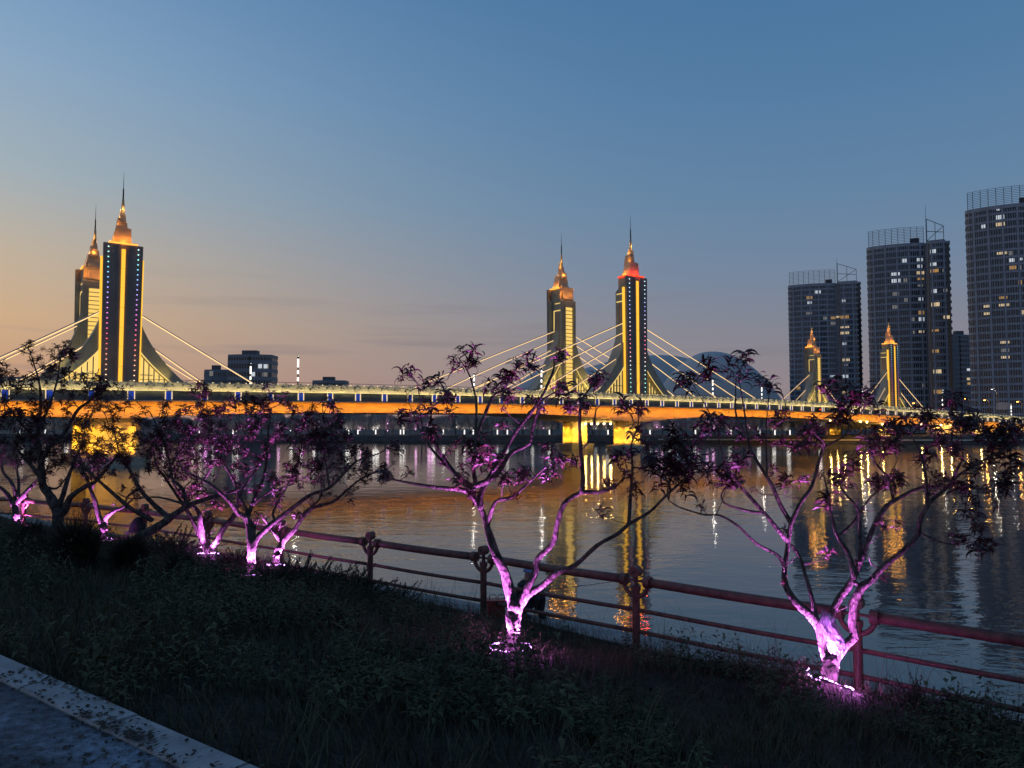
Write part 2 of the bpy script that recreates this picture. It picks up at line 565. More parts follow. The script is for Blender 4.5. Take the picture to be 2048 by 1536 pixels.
def build_near_bank():
    # soil slope between kerb and coping, and the land behind the camera
    us = list(np.arange(-70, 30.01, 0.5))
    ss = [-220, -60, -6, -3, -1, S_KERB - 0.6] + list(np.arange(S_KERB, S_EDGE - 0.6, 0.35)) + [S_EDGE - 0.6]
    ue = [-900, -200] + us + [150, 900]
    vv, ff = [], []
    for s in ss:
        for u in ue:
            p = NF * s + UF * u
            vv.append((p.x, p.y, ground(p.x, p.y) - (0.14 if s < S_KERB + .1 else 0)))
    nu = len(ue)
    for i in range(len(ss) - 1):
        for j in range(nu - 1):
            a = i * nu + j
            ff.append((a, a + 1, a + nu + 1, a + nu))
    me = bpy.data.meshes.new('ground'); me.from_pydata(vv, [], ff); me.materials.append(M['soil'])
    for p in me.polygons: p.use_smooth = True
    tag(link('ground', me), kind='structure')
    # embankment wall with coping blocks
    mb = MB()
    at_bank = lambda s_, u_, z_: NF * s_ + UF * u_ + Vector((0, 0, z_))
    mb.box(-900, 900, S_EDGE - 0.62, S_EDGE - 0.05, -1.5, Z_FENCE - 0.16, T=lambda u, s, z: at_bank(s, u, z))
    wall = mb.build('embankment_wall', 'coping')
    tag(wall, kind='structure')
    bm = MB().box(-0.735, 0.735, -0.33, 0.33, -0.075, 0.075).mesh('coping_stone', 'coping')
    rz = math.atan2(UF.y, UF.x)
    for k in range(-38, 14):
        link('coping_stone', bm, wall, at_bank(S_EDGE - 0.3, k * 1.5 + random.uniform(-.004, .004), Z_FENCE - 0.085 + random.uniform(-.008, .008)), (0, 0, rz))
    # path and its kerb
    ka, kb = Pz(0, 1312, Z_PATH), Pz(512, 1535, Z_PATH)
    UP_ = Vector((kb.x - ka.x, kb.y - ka.y, 0)).normalized(); NP = Vector((-UP_.y, UP_.x, 0))
    SP = ka.dot(NP)
    rz = math.atan2(UP_.y, UP_.x)
    def at_su(s_, u_, z_):        # same numbers, measured from the kerb line
        return NP * (s_ - S_KERB + SP) + UP_ * u_ + Vector((0, 0, z_))
    mb = MB()
    mb.box(-120, 60, -40, S_KERB - 0.222, Z_PATH - 0.12, Z_PATH + 0.002, T=lambda u, s, z: at_su(s, u, z))
    tag(mb.build('path', 'path'), kind='structure')
    kerb = MB().box(-120, 60, S_KERB - 0.21, S_KERB - 0.02, Z_PATH - 0.25, Z_PATH - 0.08, T=lambda u, s, z: at_su(s, u, z)).build('kerb', 'kerb')
    tag(kerb, kind='structure')
    mb = MB()
    w, h, c = 0.489, 0.105, 0.012
    mb.prism([(-h, -0.1), (h, -0.1), (h, 0.008), (h - c, 0.02), (-h + c, 0.02), (-h, 0.008)], -w, w, lambda s, z, u: (u, s, z))
    ks = mb.mesh('kerb_stone', 'kerb')
    for k in range(-40, 12):
        link('kerb_stone', ks, kerb, at_su(S_KERB - 0.112, k * 1.0 + 0.35, Z_PATH + random.uniform(-.004, .004)), (random.uniform(-.01, .01), 0, rz))
    # fallen leaf litter on kerb and path
    mb = MB()
    for _ in range(5200):
        u = random.uniform(-5.5, 1.0)
        s = S_KERB - 0.24 + 0.3 * abs(random.gauss(0, 0.5)) if random.random() < 0.5 else random.uniform(S_KERB - 1.6, S_KERB - 0.02)
        dens = noise.noise(Vector((u * 0.9, s * 3, 1)))
        if dens < -0.05 and random.random() < 0.8:
            continue
        z = Z_PATH + 0.026 if s > S_KERB - 0.23 else Z_PATH + 0.006
        if s > S_KERB - 0.01:
            continue
        c = at_su(s, u, z)
        a = random.uniform(0, 6.3); L_ = random.uniform(0.008, 0.022); W_ = L_ * random.uniform(.4, .8)
        ca, sa = math.cos(a), math.sin(a)
        pts = []
        for (x, y, zz) in ((-L_, 0, .0), (0, -W_, .004), (L_, 0, .008), (0, W_, .004)):
            pts.append((c.x + x * ca - y * sa, c.y + x * sa + y * ca, c.z + zz))
        mb.add(pts, [(0, 1, 2, 3)])
    tag(mb.build('leaf_litter', 'litter'), 'dark fallen leaf bits scattered over the pale kerb and path', 'leaf litter', kind='stuff')


build_near_bank()

# ------------------------------------------------------------------ river, far bank and far land
BANK = [(-900, 330), (-300, 262), (-140, 216), (-60, 206), (20, 196), (75, 188), (130, 182), (200, 176), (420, 165), (1200, 150)]


def bank_y(x):
    for (x0, y0), (x1, y1) in zip(BANK, BANK[1:]):
        if x0 <= x <= x1:
            return y0 + (y1 - y0) * (x - x0) / (x1 - x0)
    return BANK[0][1] if x < 0 else BANK[-1][1]


def build_river():
    w = NF * (S_EDGE - 0.3)
    a, b = w - UF * 1200, w + UF * 900
    poly = [(a.x, a.y, 0), (b.x, b.y, 0), (1500, 160, 0), (1500, 400, 0), (-1500, 400, 0)]
    me = bpy.data.meshes.new('water'); me.from_pydata(poly, [], [(0, 1, 2, 3, 4)]); me.materials.append(M['water'])
    tag(link('water', me), kind='structure')
    # river bed
    me = bpy.data.meshes.new('river_bed')
    me.from_pydata([(-4000, -300, -2), (4000, -300, -2), (4000, 5000, -2), (-4000, 5000, -2)], [], [(0, 1, 2, 3)]); me.materials.append(M['soil'])
    tag(link('river_bed', me), kind='structure')
    # stepped far embankment and land beyond
    xs = [x for x, _ in BANK]
    steps = [(0, -1.5), (0, 0.55), (1.6, 0.6), (1.65, 1.1), (3.2, 1.15), (3.25, 1.7), (6, 1.75), (6.05, 2.0), (40, 2.1)]
    vv, ff = [], []
    xs2 = sorted(set(xs + list(range(-200, 260, 20))))
    for dy, z in steps:
        for x in xs2:
            vv.append((x, bank_y(x) + dy, z))
    n = len(xs2)
    for i in range(len(steps) - 1):
        for j in range(n - 1):
            q = i * n + j
            ff.append((q, q + 1, q + n + 1, q + n))
    me = bpy.data.meshes.new('embankment'); me.from_pydata(vv, [], ff); me.materials.append(M['bank_stone'])
    tag(link('embankment', me), kind='structure')
    vv = [(x, bank_y(x) + 39, 2.08) for x in xs2] + [(x * 4, 6000, 2.08) for x in xs2]
    ff = [(j, j + 1, n + j + 1, n + j) for j in range(n - 1)]
    me = bpy.data.meshes.new('land'); me.from_pydata(vv, [], ff); me.materials.append(M['far_ground'])
    tag(link('land', me), kind='structure')


build_river()

# ------------------------------------------------------------------ the bridge
U = Vector((math.sin(math.radians(53.8)), math.cos(math.radians(53.8)), 0))
V = Vector((-U.y, U.x, 0))
B0 = Vector(((1262 - 1024) / FPX * 134, 134, 0))      # fascia point below the middle tower


def top_z(t):                  # height of the balustrade top along the bridge
    return 10.15 - 1.0e-4 * (t + 8) ** 2


def BW(t, s, z):
    return B0 + U * t + V * s + Vector((0, 0, z))


def t_at(px, s):
    """place along the bridge, s metres behind the fascia, that is seen at column px"""
    k = (px - 1024) / FPX
    o = B0 + V * s
    return (k * o.y - o.x) / (U.x - k * U.y)


T0, T1 = -112.0, 190.0
S_FAR = 22.4
TOWER_S = (2.6, 19.8)
TL = t_at(235, TOWER_S[0]); TM = t_at(1264, TOWER_S[0]); TR = t_at(1782, TOWER_S[0])


def girder_h(t):
    h = 1.5
    for tc, extra, wd in ((TL, 0.6, 18), (TM, 1.4, 24), (TR, 0.9, 18)):
        d = abs(t - tc) / wd
        if d < 1:
            h += extra * (1 - d) ** 1.4
    return h


def sweep(prof_fn, ts, name, m, parent, closed=True):
    """prof_fn(t) -> list of (s, z) points, swept along the bridge"""
    vv, ff = [], []
    n = len(prof_fn(ts[0]))
    for t in ts:
        vv += [tuple(BW(t, s, z)) for s, z in prof_fn(t)]
    for i in range(len(ts) - 1):
        for k in range(n):
            a, b = i * n + k, i * n + (k + 1) % n
            ff.append((a, b, b + n, a + n))
    ff.append(tuple(range(n))[::-1]); ff.append(tuple(range((len(ts) - 1) * n, len(ts) * n)))
    me = bpy.data.meshes.new(name); me.from_pydata(vv, [], ff); me.materials.append(M[m])
    return link(name, me, parent)


RZB = math.atan2(U.y, U.x)


def build_bridge():
    br = thing('bridge', 'long orange-lit road bridge with cream balustrade crossing the river', 'bridge')
    ts = list(np.arange(T0, T1 + .1, 3.0))
    sweep(lambda t: [(0.10, top_z(t) - 2.22), (0.10, top_z(t) - 1.06), (S_FAR - .1, top_z(t) - 1.06), (S_FAR - .1, top_z(t) - 2.22)], ts, 'deck', 'fascia', br)
    sweep(lambda t: [(0.7, top_z(t) - 1.055), (0.7, top_z(t) - 0.93), (S_FAR - .7, top_z(t) - 0.93), (S_FAR - .7, top_z(t) - 1.055)], ts, 'roadway', 'asphalt', br)
    sweep(lambda t: [(-0.16, top_z(t) - 1.09), (-0.16, top_z(t) - 0.98), (0.55, top_z(t) - 0.98), (0.55, top_z(t) - 1.09)], ts, 'cornice', 'cream_stone', br)
    sweep(lambda t: [(-0.05, top_z(t) - 2.34), (-0.05, top_z(t) - 2.19), (0.9, top_z(t) - 2.19), (0.9, top_z(t) - 2.34)], ts, 'lower_ledge', 'concrete', br)
    sweep(lambda t: [(1.05, top_z(t) - 2.2 - girder_h(t)), (0.8, top_z(t) - 2.3), (S_FAR - .8, top_z(t) - 2.3), (S_FAR - 1.05, top_z(t) - 2.2 - girder_h(t))], ts, 'girder', 'girder', br)
    sweep(lambda t: [(2.3, top_z(t) + 0.30), (2.3, top_z(t) + 0.36), (2.36, top_z(t) + 0.36), (2.36, top_z(t) + 0.30)], ts, 'guard_rail', 'dark_metal', br)
    sweep(lambda t: [(S_FAR - .4, top_z(t) - 1.0), (S_FAR - .4, top_z(t) - 0.05), (S_FAR - .2, top_z(t) - 0.05), (S_FAR - .2, top_z(t) - 1.0)], ts, 'balustrade_wall', 'cream_stone', br)
    # girder web joints
    for t in np.arange(T0 + 4, T1, 8.0):
        MB().hexa([BW(t - .05, .98, top_z(t) - 2.2 - girder_h(t) + .02), BW(t + .05, .98, top_z(t) - 2.2 - girder_h(t) + .02), BW(t + .05, 1.1, top_z(t) - 2.2 - girder_h(t) + .02), BW(t - .05, 1.1, top_z(t) - 2.2 - girder_h(t) + .02),
                 BW(t - .05, .74, top_z(t) - 2.36), BW(t + .05, .74, top_z(t) - 2.36), BW(t + .05, .9, top_z(t) - 2.36), BW(t - .05, .9, top_z(t) - 2.36)]).build('web_stiffener', 'girder', br)
    # balustrade: drum posts every 2 m with panels between
    mb = MB()
    mb.box(-.15, .15, -.10, .26, 0, 1.06)
    mb.prism([(-.36, .62), (-.12, .98), (.12, .98), (.36, .62)], -.06, .2, lambda a, z, s: (a, s, z))
    for sx in (-1, 1):
        pr = [(sx * .25 + .235 * math.cos(k * math.pi / 6), .36 + .25 * math.sin(k * math.pi / 6)) for k in range(12)]
        mb.prism(pr, -.10, .18, lambda a, z, s: (a, s, z))
        pr = [(sx * .25 + .10 * math.cos(k * math.pi / 4), .36 + .10 * math.sin(k * math.pi / 4)) for k in range(8)]
        mb.prism(pr, -.17, -.1, lambda a, z, s: (a, s, z))
    post_me = mb.mesh('balustrade_post', 'cream_stone')
    ring_me = MB().prism([(.52 * math.cos(k * math.pi / 9), .44 + .42 * math.sin(k * math.pi / 9)) for k in range(18)], -.035, -.028, lambda a, z, s: (a, s, z)).mesh('scroll_gap_shade', 'plaque')  # dark disc: shade of the gaps round the scrolls, put in as colour
    mb = MB()
    mb.box(-.86, .86, 0.02, .16, 0.0, .80); mb.box(-.88, .88, -.03, .20, .80, .90)
    panel_me = mb.mesh('balustrade_panel', 'cream_stone')
    knob_me = MB().box(-.07, .07, -.02, .12, 0, .10).mesh('knob_lamp', 'knob_light')
    plaque_me = MB().box(-.11, .11, -.03, 0.02, 0, .26).mesh('plaque', 'plaque')
    bp_me = MB().box(-.27, .27, -.03, .10, 0, .92).mesh('blue_panel', 'blue_panel')
    orn = MB()
    orn.prism([(-.12, .15), (.12, .15), (.03, .45), (.06, .62), (0, .78), (-.06, .62), (-.03, .45)], -.05, -.035, lambda a, z, s: (a, s, z))
    orn_me = orn.mesh('ornament', 'fascia')
    st_me = MB().box(-.04, .04, -.10, .10, 0, .94).mesh('light_strip', 'warm_strip')
    n = 0
    t = T0 + 4
    i = 0
    while t < T1 - 2:
        sl = -2e-4 * (t + 8)
        e = (0, 0, 0)
        rot = (Matrix.Rotation(RZB, 4, 'Z') @ Matrix.Rotation(-math.atan(sl), 4, 'Y')).to_euler()
        vis = -104 < t
        po_ = link('balustrade_post', post_me, br, BW(t, 0.12, top_z(t) - 0.985), rot)
        link('scroll_gap_shade', ring_me, po_)
        p = link('balustrade_panel', panel_me, br, BW(t + 1, 0.12, top_z(t + 1) - 0.985), rot)
        link('knob_lamp', knob_me, p).location = (0, 0.03, 0.9)
        if i % 7 == 3:
            link('plaque', plaque_me, p).location = (0.3, 0, 0.22)
        if i % 2 == 0:
            b = link('blue_panel', bp_me, br, BW(t, 0.04, top_z(t) - 2.08), rot)
            link('ornament', orn_me, b)
            link('light_strip', st_me, b).location = (-.36, -0.01, 0)
            link('light_strip', st_me, b).location = (.36, -0.01, 0)
        t += 2.0; i += 1
    # piers, caps, their down-lights
    for tc, big in ((TL, 1.0), (TM, 1.0), (TR, 0.85)):
        for s in (4.0, S_FAR - 4.0):
            zt = top_z(tc) - 2.2 - girder_h(tc) + 0.05
            r = 2.35 * big
            c = BW(tc, s, 0)
            pts = []
            for k in range(24):
                a = 2 * math.pi * k / 24
                rr = r * (1 + 0.03 * math.cos(8 * a))
                pts.append((rr * math.cos(a), rr * math.sin(a)))
            mb = MB()
            mb.prism(pts, 0.9, zt, lambda a, b, h: c + U * a * 1.15 + V * b * .85 + Vector((0, 0, h)))
            pier = mb.build('pier', 'concrete', br)
            mb = MB()
            mb.prism([(p[0] * 1.45, p[1] * 1.45) for p in pts], -1.5, 0.55, lambda a, b, h: c + U * a * 1.15 + V * b * .95 + Vector((0, 0, h)))
            mb.prism([(p[0] * 1.5, p[1] * 1.5) for p in pts], 0.55, 0.95, lambda a, b, h: c + U * a * 1.15 + V * b * .95 + Vector((0, 0, h)))
            mb.build('pile_cap', 'concrete', pier)
            for ang in (170, 200, 235, 270, 305):
                a = math.radians(ang)
                q = c + U * math.cos(a) * (r * 1.15 + 1.1) + V * math.sin(a) * (r * .85 + 1.1) + Vector((0, 0, zt - .1))
                l = lamp('pier_light', 'SPOT', q, 2000, (1.0, 0.46, 0.02), br, aim=((c.x - q.x) * .5, (c.y - q.y) * .5, -3.4), spot=70, blend=0.9, radius=.08)
                q2 = c + U * math.cos(a) * r * 1.15 * 1.4 + V * math.sin(a) * r * .95 * 1.36 + Vector((0, 0, 1.15))
                lamp('pier_fill_light', 'SPOT', q2, 420, (1.0, 0.46, 0.02), br, aim=((c.x - q2.x) * .8, (c.y - q2.y) * .8, 2.6), spot=95, blend=0.9, radius=.08)  # unseen uplight, added to brighten the lower pier faces
                MB().lathe([(.05, 0), (.11, .05), (.11, .22), (.04, .24)], c=(q.x, q.y, q.z - .02), n=8).build('spot_housing', 'dark_metal', pier)
    # lamps hung in rows below the deck
    def under(ts_, s_):
        for t_ in ts_:
            z = top_z(t_) - 2.2 - girder_h(t_) - .22
            q = BW(t_, s_, z)
            MB().lathe([(.05, .18), (.17, .14), (.21, 0), (.15, -.14), (.04, -.2)], c=tuple(q), n=10).build('under_deck_lamp', 'lamp_warm', br, smooth=True)
            lamp('under_deck_light', 'POINT', q + Vector((0, 0, -.45)), 240, (1.0, .60, .14), br, radius=.15)
    for s_ in np.linspace(6.8, 15.6, 6):
        under([TM + 0.3], s_)
    under([t_at(x, 2.0) for x in (1660, 1674, 1688, 1720, 1733, 1764, 1842, 1861, 1881, 1900, 1960, 2042)], 2.0)
    # linear floodlights: orange on the girder web, warm white on the balustrade
    seg = 12.0
    t = T0
    while t < T1 - 1:
        tc = t + seg / 2
        d = ((-U) if False else U)
        zg = top_z(tc) - 2.36
        aim = V * 1.0 + Vector((0, 0, -.12))
        rot = Matrix((U, (-aim.normalized()).cross(U), -aim.normalized())).transposed().to_4x4()
        l = lamp('girder_flood', 'AREA', BW(tc, -1.2, zg - .8), 175, (1.0, 0.345, 0.006), br, size=seg, size_y=.15, spread=100)
        l.matrix_world = Matrix.Translation(BW(tc, -1.2, zg - .8)) @ rot
        aim = V * 1.0 + Vector((0, 0, 0.35))
        rot = Matrix((U, (-aim.normalized()).cross(U), -aim.normalized())).transposed().to_4x4()
        l = lamp('balustrade_flood', 'AREA', BW(tc, -.42, top_z(tc) - .98), 50, (1.0, 0.76, 0.30), br, size=seg * .98, size_y=.06)
        l.matrix_world = Matrix.Translation(BW(tc, -.42, top_z(tc) - .98)) @ rot
        t += seg
    # small dark box with a red light hung on the fascia
    tb = t_at(1637, 0)
    q = MB().box(-.55, .55, -.35, -.06, -.2, .85, T=lambda a, b, h: BW(tb + a, b, top_z(tb) - 2.1 + h)).build('signal_box', 'dark_metal', br)
    MB().box(-.12, .12, -.38, -.352, .3, .5, T=lambda a, b, h: BW(tb + a, b, top_z(tb) - 2.1 + h)).build('signal_light', 'red_dot', q)
    return br


bridge = build_bridge()


def build_tower(tc, s, outward, k, kz, name_label, led, red_cap, cables):
    """outward = -1: LED face looks towards the camera side, +1: towards the far side"""
    z0 = top_z(tc) - 0.93
    root = thing('bridge_tower', name_label, 'bridge tower', BW(tc, s, z0), 0, 'towers of the cable-stayed bridge')
    vis_led = outward < 0

    def T(a, b, h):       # a along the bridge, b outwards, h up; local to root
        return U * (a * k) + V * (b * outward * k) + Vector((0, 0, h * kz))
    H = 21.8
    # core with a top that slopes down towards the road
    mb = MB()
    aw, bi, bo = 1.75, -2.0, 0.95
    mb.hexa([T(-aw, bi, 0), T(aw, bi, 0), T(aw, bo, 0), T(-aw, bo, 0), T(-aw, bi, H - 2.4), T(aw, bi, H - 2.4), T(aw, bo, H - .3), T(-aw, bo, H - .3)])
    mb.build('core', 'tower', root)
    # outward slab
    mb = MB()
    sw = 2.45
    mb.hexa([T(-sw * .93, .951, 0), T(sw * .93, .951, 0), T(sw * .93, 1.45, 0), T(-sw * .93, 1.45, 0), T(-sw, .951, H), T(sw, .951, H), T(sw, 1.45, H), T(-sw, 1.45, H)])
    slab = mb.build('front_slab', 'tower_front', root)
    for sx in (-1, 1):
        mb = MB()
        mb.hexa([T(sx * .55 - .12, 1.452, .6), T(sx * .55 + .12, 1.452, .6), T(sx * .55 + .12, 1.56, .6), T(sx * .55 - .12, 1.56, .6),
                 T(sx * .62 - .12, 1.452, H - .1), T(sx * .62 + .12, 1.452, H - .1), T(sx * .62 + .12, 1.56, H - .1), T(sx * .62 - .12, 1.56, H - .1)])
        mb.build('slab_rib', 'tower_front', slab)
    # gold light bars
    mb = MB()
    for j in range(7):
        h0, h1 = .5 + (H - 1.2) * j / 7, .5 + (H - 1.2) * (j + 1) / 7 - .05
        mb.box(-.24, .24, 1.452, 1.60, h0, h1, T=T)
    mb.build('centre_light_bar', 'gold', root)
    for sx in (-1, 1):
        if vis_led: MB().hexa([T(sx * 2.42 - .13, .55, 0), T(sx * 2.42 + .13, .55, 0), T(sx * 2.42 + .13, .94, 0), T(sx * 2.42 - .13, .94, 0),
                   T(sx * 2.56 - .13, .55, H - 2), T(sx * 2.56 + .13, .55, H - 2), T(sx * 2.56 + .13, .94, H - 2), T(sx * 2.56 - .13, .94, H - 2)]).build('edge_light_bar', 'gold', root)
        # connection web between edge bar and core
        MB().box(min(sx * 1.7, sx * 2.38), max(sx * 1.7, sx * 2.38), .6, .9, 0, H - 2.2, T=T).build('return_wall', 'tower', root)
    if vis_led:
        for sx in (-1, 1):
            mb = MB()
            nl = 27
            for j in range(nl):
                f = (j + .5) / nl
                h = 1.0 + (H - 1.2) * f
                a = sx * (1.72 + .13 * f)
                mb.box(a - .075, a + .075, 1.452, 1.52, h - .06, h + .06, T=T)
            o = mb.build('led_column', led, root)
    # ladder of lit ribs on the road face
    MB().box(-.85, .85, bi - .06, bi - .002, .8, H - 3.6, T=T).build('ladder_light', 'ladder', root)
    n_r = 24
    rib = MB()
    lad = root
    for j in range(n_r + 1):
        h = .8 + (H - 4.4) * j / n_r
        MB().box(-.95, .95, bi - .30, bi - .061, h - .05, h + .05, T=T).build('ladder_rib', 'tower', root)
    for sx in (-1, 1):
        MB().box(sx * 1.0 - .06, sx * 1.0 + .06, bi - .32, bi - .003, .5, H - 3.2, T=T).build('ladder_stile', 'tower', root)
    # L shaped trims on the side faces
    for sx in (-1, 1):
        x0, x1 = (aw + .002, aw + .07) if sx > 0 else (-aw - .07, -aw - .002)
        MB().box(x0, x1, .0, .16, 9.5, H - 4.2, T=T).build('trim_light', 'gold_soft', root)
        MB().box(x0, x1, bi + .25, .0 - .002, H - 4.36, H - 4.2, T=T).build('trim_light', 'gold_soft', root)
        MB().box(x0, x1, bi + .3, -.2, H - 2.95, H - 2.82, T=T).build('trim_light', 'gold_soft', root)
        MB().box(x0, x1 - .03, bi + .55, -.25, 6, H - 4.8, T=T).build('side_panel', 'tower_front', root)
    # sweeping fins
    def outer(f):      # f = 0 top, 1 foot
        h = 16.0 * (1 - f)
        return 1.7 + 8.2 * (f ** 2.25), h
    def inner(f):
        h = 6.9 * (1 - f)
        return 1.9 + 6.0 * (f ** 1.3), h
    for sx in (-1, 1):
        nf = 14
        po = [outer(j / nf) for j in range(nf + 1)]
        pi_ = [inner(j / nf) for j in range(nf + 1)]
        poly = po + pi_[::-1] + [(1.7, 6.9)]
        mb = MB()
        mb.prism([(sx * a, h) for a, h in poly], -1.55, .75, lambda a, h, b: T(a, b, h))
        mb.build('fin', 'tower', root)
        for bb in (.80, -1.60):
            MB().tube([T(sx * (a + .03), bb, h + .06) for a, h in pi_], .07, n=5).build('arch_edge_light', 'gold_soft', root)
        # opening under the fin, its light put into the panel as glow, with mullions
        lp = [(1.7, 0)] + [(1.7, 6.9)] + pi_
        mb = MB(); mb.prism([(sx * a, h) for a, h in lp], -.5, -.3, lambda a, h, b: T(a, b, h))
        arch_panel = mb.build('arch_glow_panel', 'gold_soft', root)
        for j in range(1, 9):
            a = 1.75 + 6.1 * j / 9
            f = ((a - 1.9) / 6.0) if a > 1.9 else 0
            f = max(0, f) ** (1 / 1.3)
            hh = 6.9 * (1 - f)
            for b0 in (-1.3, .05):
                MB().box(sx * a - .06, sx * a + .06, b0, b0 + .3, 0, max(.2, hh - .02), T=T).build('mullion', 'tower', arch_panel)
        MB().box(min(sx * 1.7, sx * 4.3), max(sx * 1.7, sx * 4.3), .1, .3, 2.3, 2.42, T=T).build('transom', 'tower', arch_panel)
        # uplight that washes the side of the tower
        q = T(sx * 5.2, -2.6, 0.5)
        lamp('tower_flood', 'SPOT', q, 2400 * k * k, (1.0, 0.72, 0.18), root, aim=T(sx * 1.6, -.5, 11) - q, spot=75, blend=1, radius=.15)
        q = T(sx * 6.6, 2.3, 0.5)
        lamp('tower_flood', 'SPOT', q, 480 * k * k, (1.0, 0.70, 0.18), root, aim=T(sx * 3.0, .75, 6) - q, spot=95, blend=1, radius=.15)
        q = T(sx * 8.2, .2, 1.2)
        lamp('tower_flood', 'SPOT', q, 1500 * k * k, (1.0, 0.74, 0.24), root, aim=T(sx * 1.6, 0, 15) - q, spot=50, blend=1, radius=.15)
    # stacked cap blocks with slanting tops
    rim = 'cap_rim_red' if red_cap else 'cap_rim'
    capz = H - 2.1
    MB().box(-1.62, 1.62, -1.45, 1.3, capz - .25, H + .35, T=T).build('cap_plinth', 'tower_cap', root)
    mb = MB()
    mb.box(-1.78, 1.78, 1.30, 1.44, H + .02, H + .26, T=T); mb.box(-1.78, -1.62, -1.4, 1.3, H + .02, H + .26, T=T); mb.box(1.62, 1.78, -1.4, 1.3, H + .02, H + .26, T=T)
    mb.build('cap_rim_light', rim, root)

    def block(a0, a1, b0, b1, h0, A0, A1, B0, B1, hL, hR, drop):
        MB().hexa([T(a0, b0, h0), T(a1, b0, h0), T(a1, b1, h0), T(a0, b1, h0), T(A0, B0, hL - drop), T(A1, B0, hR - drop), T(A1, B1, hR), T(A0, B1, hL)]).build('cap_block', 'tower_cap', root)
    block(-1.35, 1.0, -.75, 1.0, H + .352, -.85, .98, -.6, .85, H + 3.0, H + 2.6, .5)
    block(-1.1, 1.35, -1.75, -.752, H - 2.0, -.95, 1.2, -1.35, -.752, H + 1.2, H + .7, .6)
    block(-.75, .62, -.95, .30, H + 2.2, -.62, .55, -.75, .25, H + 4.4, H + 3.6, .35)
    block(-.42, .40, -.35, .42, H + 3.6, -.34, .30, -.28, .32, H + 5.5, H + 4.9, .3)
    lc = (1.0, .06, .015) if red_cap else (1.0, .36, .03)
    wc = (1.0, .38, .035)
    kk = k * k
    for a, b, h, e, c_ in ((-1.6, 1.3, H + .75, 70, lc), (1.6, 1.3, H + .75, 70, lc), (0, 1.7, H + .6, 80, lc), (-1.8, -.3, H + .7, 60, wc), (1.7, -.4, H + .7, 60, wc), (-1.3, -2.4, H - 1.0, 50, wc), (0.6, -2.6, H - 1.0, 50, wc)):
        lamp('cap_light', 'POINT', T(a, b, h), e * kk, c_, root, radius=.12)
    for a, b, h in ((-.85, .55, H + 3.1), (.85, .1, H + 3.1), (-.2, -.95, H + 2.9), (-.6, -.3, H + 4.5), (.6, .2, H + 4.4)):
        lamp('cap_light', 'POINT', T(a, b, h), 26 * kk, (1.0, .40, .045), root, radius=.1)
    # spire
    sp = MB().lathe([(.25 * k, 0), (.17 * k, 1.9 * kz), (.12 * k, 2.4 * kz)], c=tuple(T(0, 0, H + 4.9)), n=10).build('spire_base', 'tower_cap', root, smooth=True)
    lamp('spire_light', 'POINT', T(.1, .5, H + 5.6), 30 * kk, (1.0, .62, .18), root, radius=.08)
    lamp('spire_light', 'POINT', T(-.5, -.4, H + 5.6), 30 * kk, (1.0, .62, .18), root, radius=.08)
    MB().lathe([(.11 * k, 0), (.09 * k, 1.6 * kz), (.045 * k, 1.7 * kz), (.03 * k, 3.2 * kz), (.01 * k, 4.3 * kz)], c=tuple(T(0, 0, H + 7.25)), n=8).build('spire_mast', 'dark_metal', root, smooth=True)
    # stay cables, each with its light strip underneath
    for (dt, zw) in cables:
        for sx in (-1, 1):
            a0 = BW(tc + sx * 1.7 * k, s, zw)
            tt = tc + sx * dt
            a1 = BW(tt, s + outward * 1.0, top_z(tt) - .9)
            off = Vector((0, 0, z0)) + BW(tc, s, 0)
            off = BW(tc, s, z0)
            c = MB().tube([a0 - off, a1 - off], .085, n=8).build('stay_cable', 'cable', root)
            dn = Vector((0, 0, -.10)) + V * (-.05)
            MB().tube([a0 - off + dn, a1 - off + dn], .06, n=6).build('cable_light_strip', 'cable_light', c)
    return root


CM = [(38, 23.2), (31, 21.5), (24.5, 19.8), (18, 17.7), (12, 14.9)]
CSL = [(17, 18.1), (10.5, 15.3)]
build_tower(TM, TOWER_S[0], -1, 1.06, 1.02, 'tall middle tower with red-lit cap and dotted LED face, nearest the camera', 'led_main', True, CM)
build_tower(t_at(1124, TOWER_S[1]), TOWER_S[1], 1, 1.06, 1.02, 'tall middle tower with golden ladder of lit ribs, on the far side of the deck', 'led_main', False, CM)
build_tower(TL, TOWER_S[0], -1, 0.85, 0.775, 'left tower with LED dotted dark face and orange cap, in front of its twin', 'led_side', False, CSL)
build_tower(t_at(180, TOWER_S[1]), TOWER_S[1], 1, 0.85, 0.775, 'left tower half hidden behind the LED dotted one', 'led_side', False, CSL)
build_tower(TR, TOWER_S[0], -1, 0.85, 0.775, 'small right tower with LED dots before the middle high-rise', 'led_side', False, CSL)
build_tower(t_at(1627, TOWER_S[1]), TOWER_S[1], 1, 0.85, 0.775, 'small right tower with ladder light before the leftmost high-rise', 'led_side', False, CSL)


def bridge_lamp(px, s, label, h=4.5):
    t = t_at(px, s)
    z = top_z(t) - .93
    r = thing('bridge_lamp', label, 'street lamp', BW(t, s, z), 0, 'lit column lamps on the bridge')
    MB().lathe([(.16, 0), (.16, .25), (.09, .3), (.085, h), (.13, h + .02), (.14, h + .35), (.05, h + .4)], n=10).build('pole', 'pole', r, smooth=False)
    for j, (a, b) in enumerate(((.5, .9), (1.5, 2.0), (2.45, 2.95), (3.35, h - .02))):
        MB().lathe([(.10, a), (.125, a + .04), (.125, b - .04), (.10, b)], n=10).build('light_tube', 'lamp_white', r)
    lamp('bridge_lamp_light', 'POINT', (0, 0, h + .7), 60, (1, .93, .8), r, radius=.1)


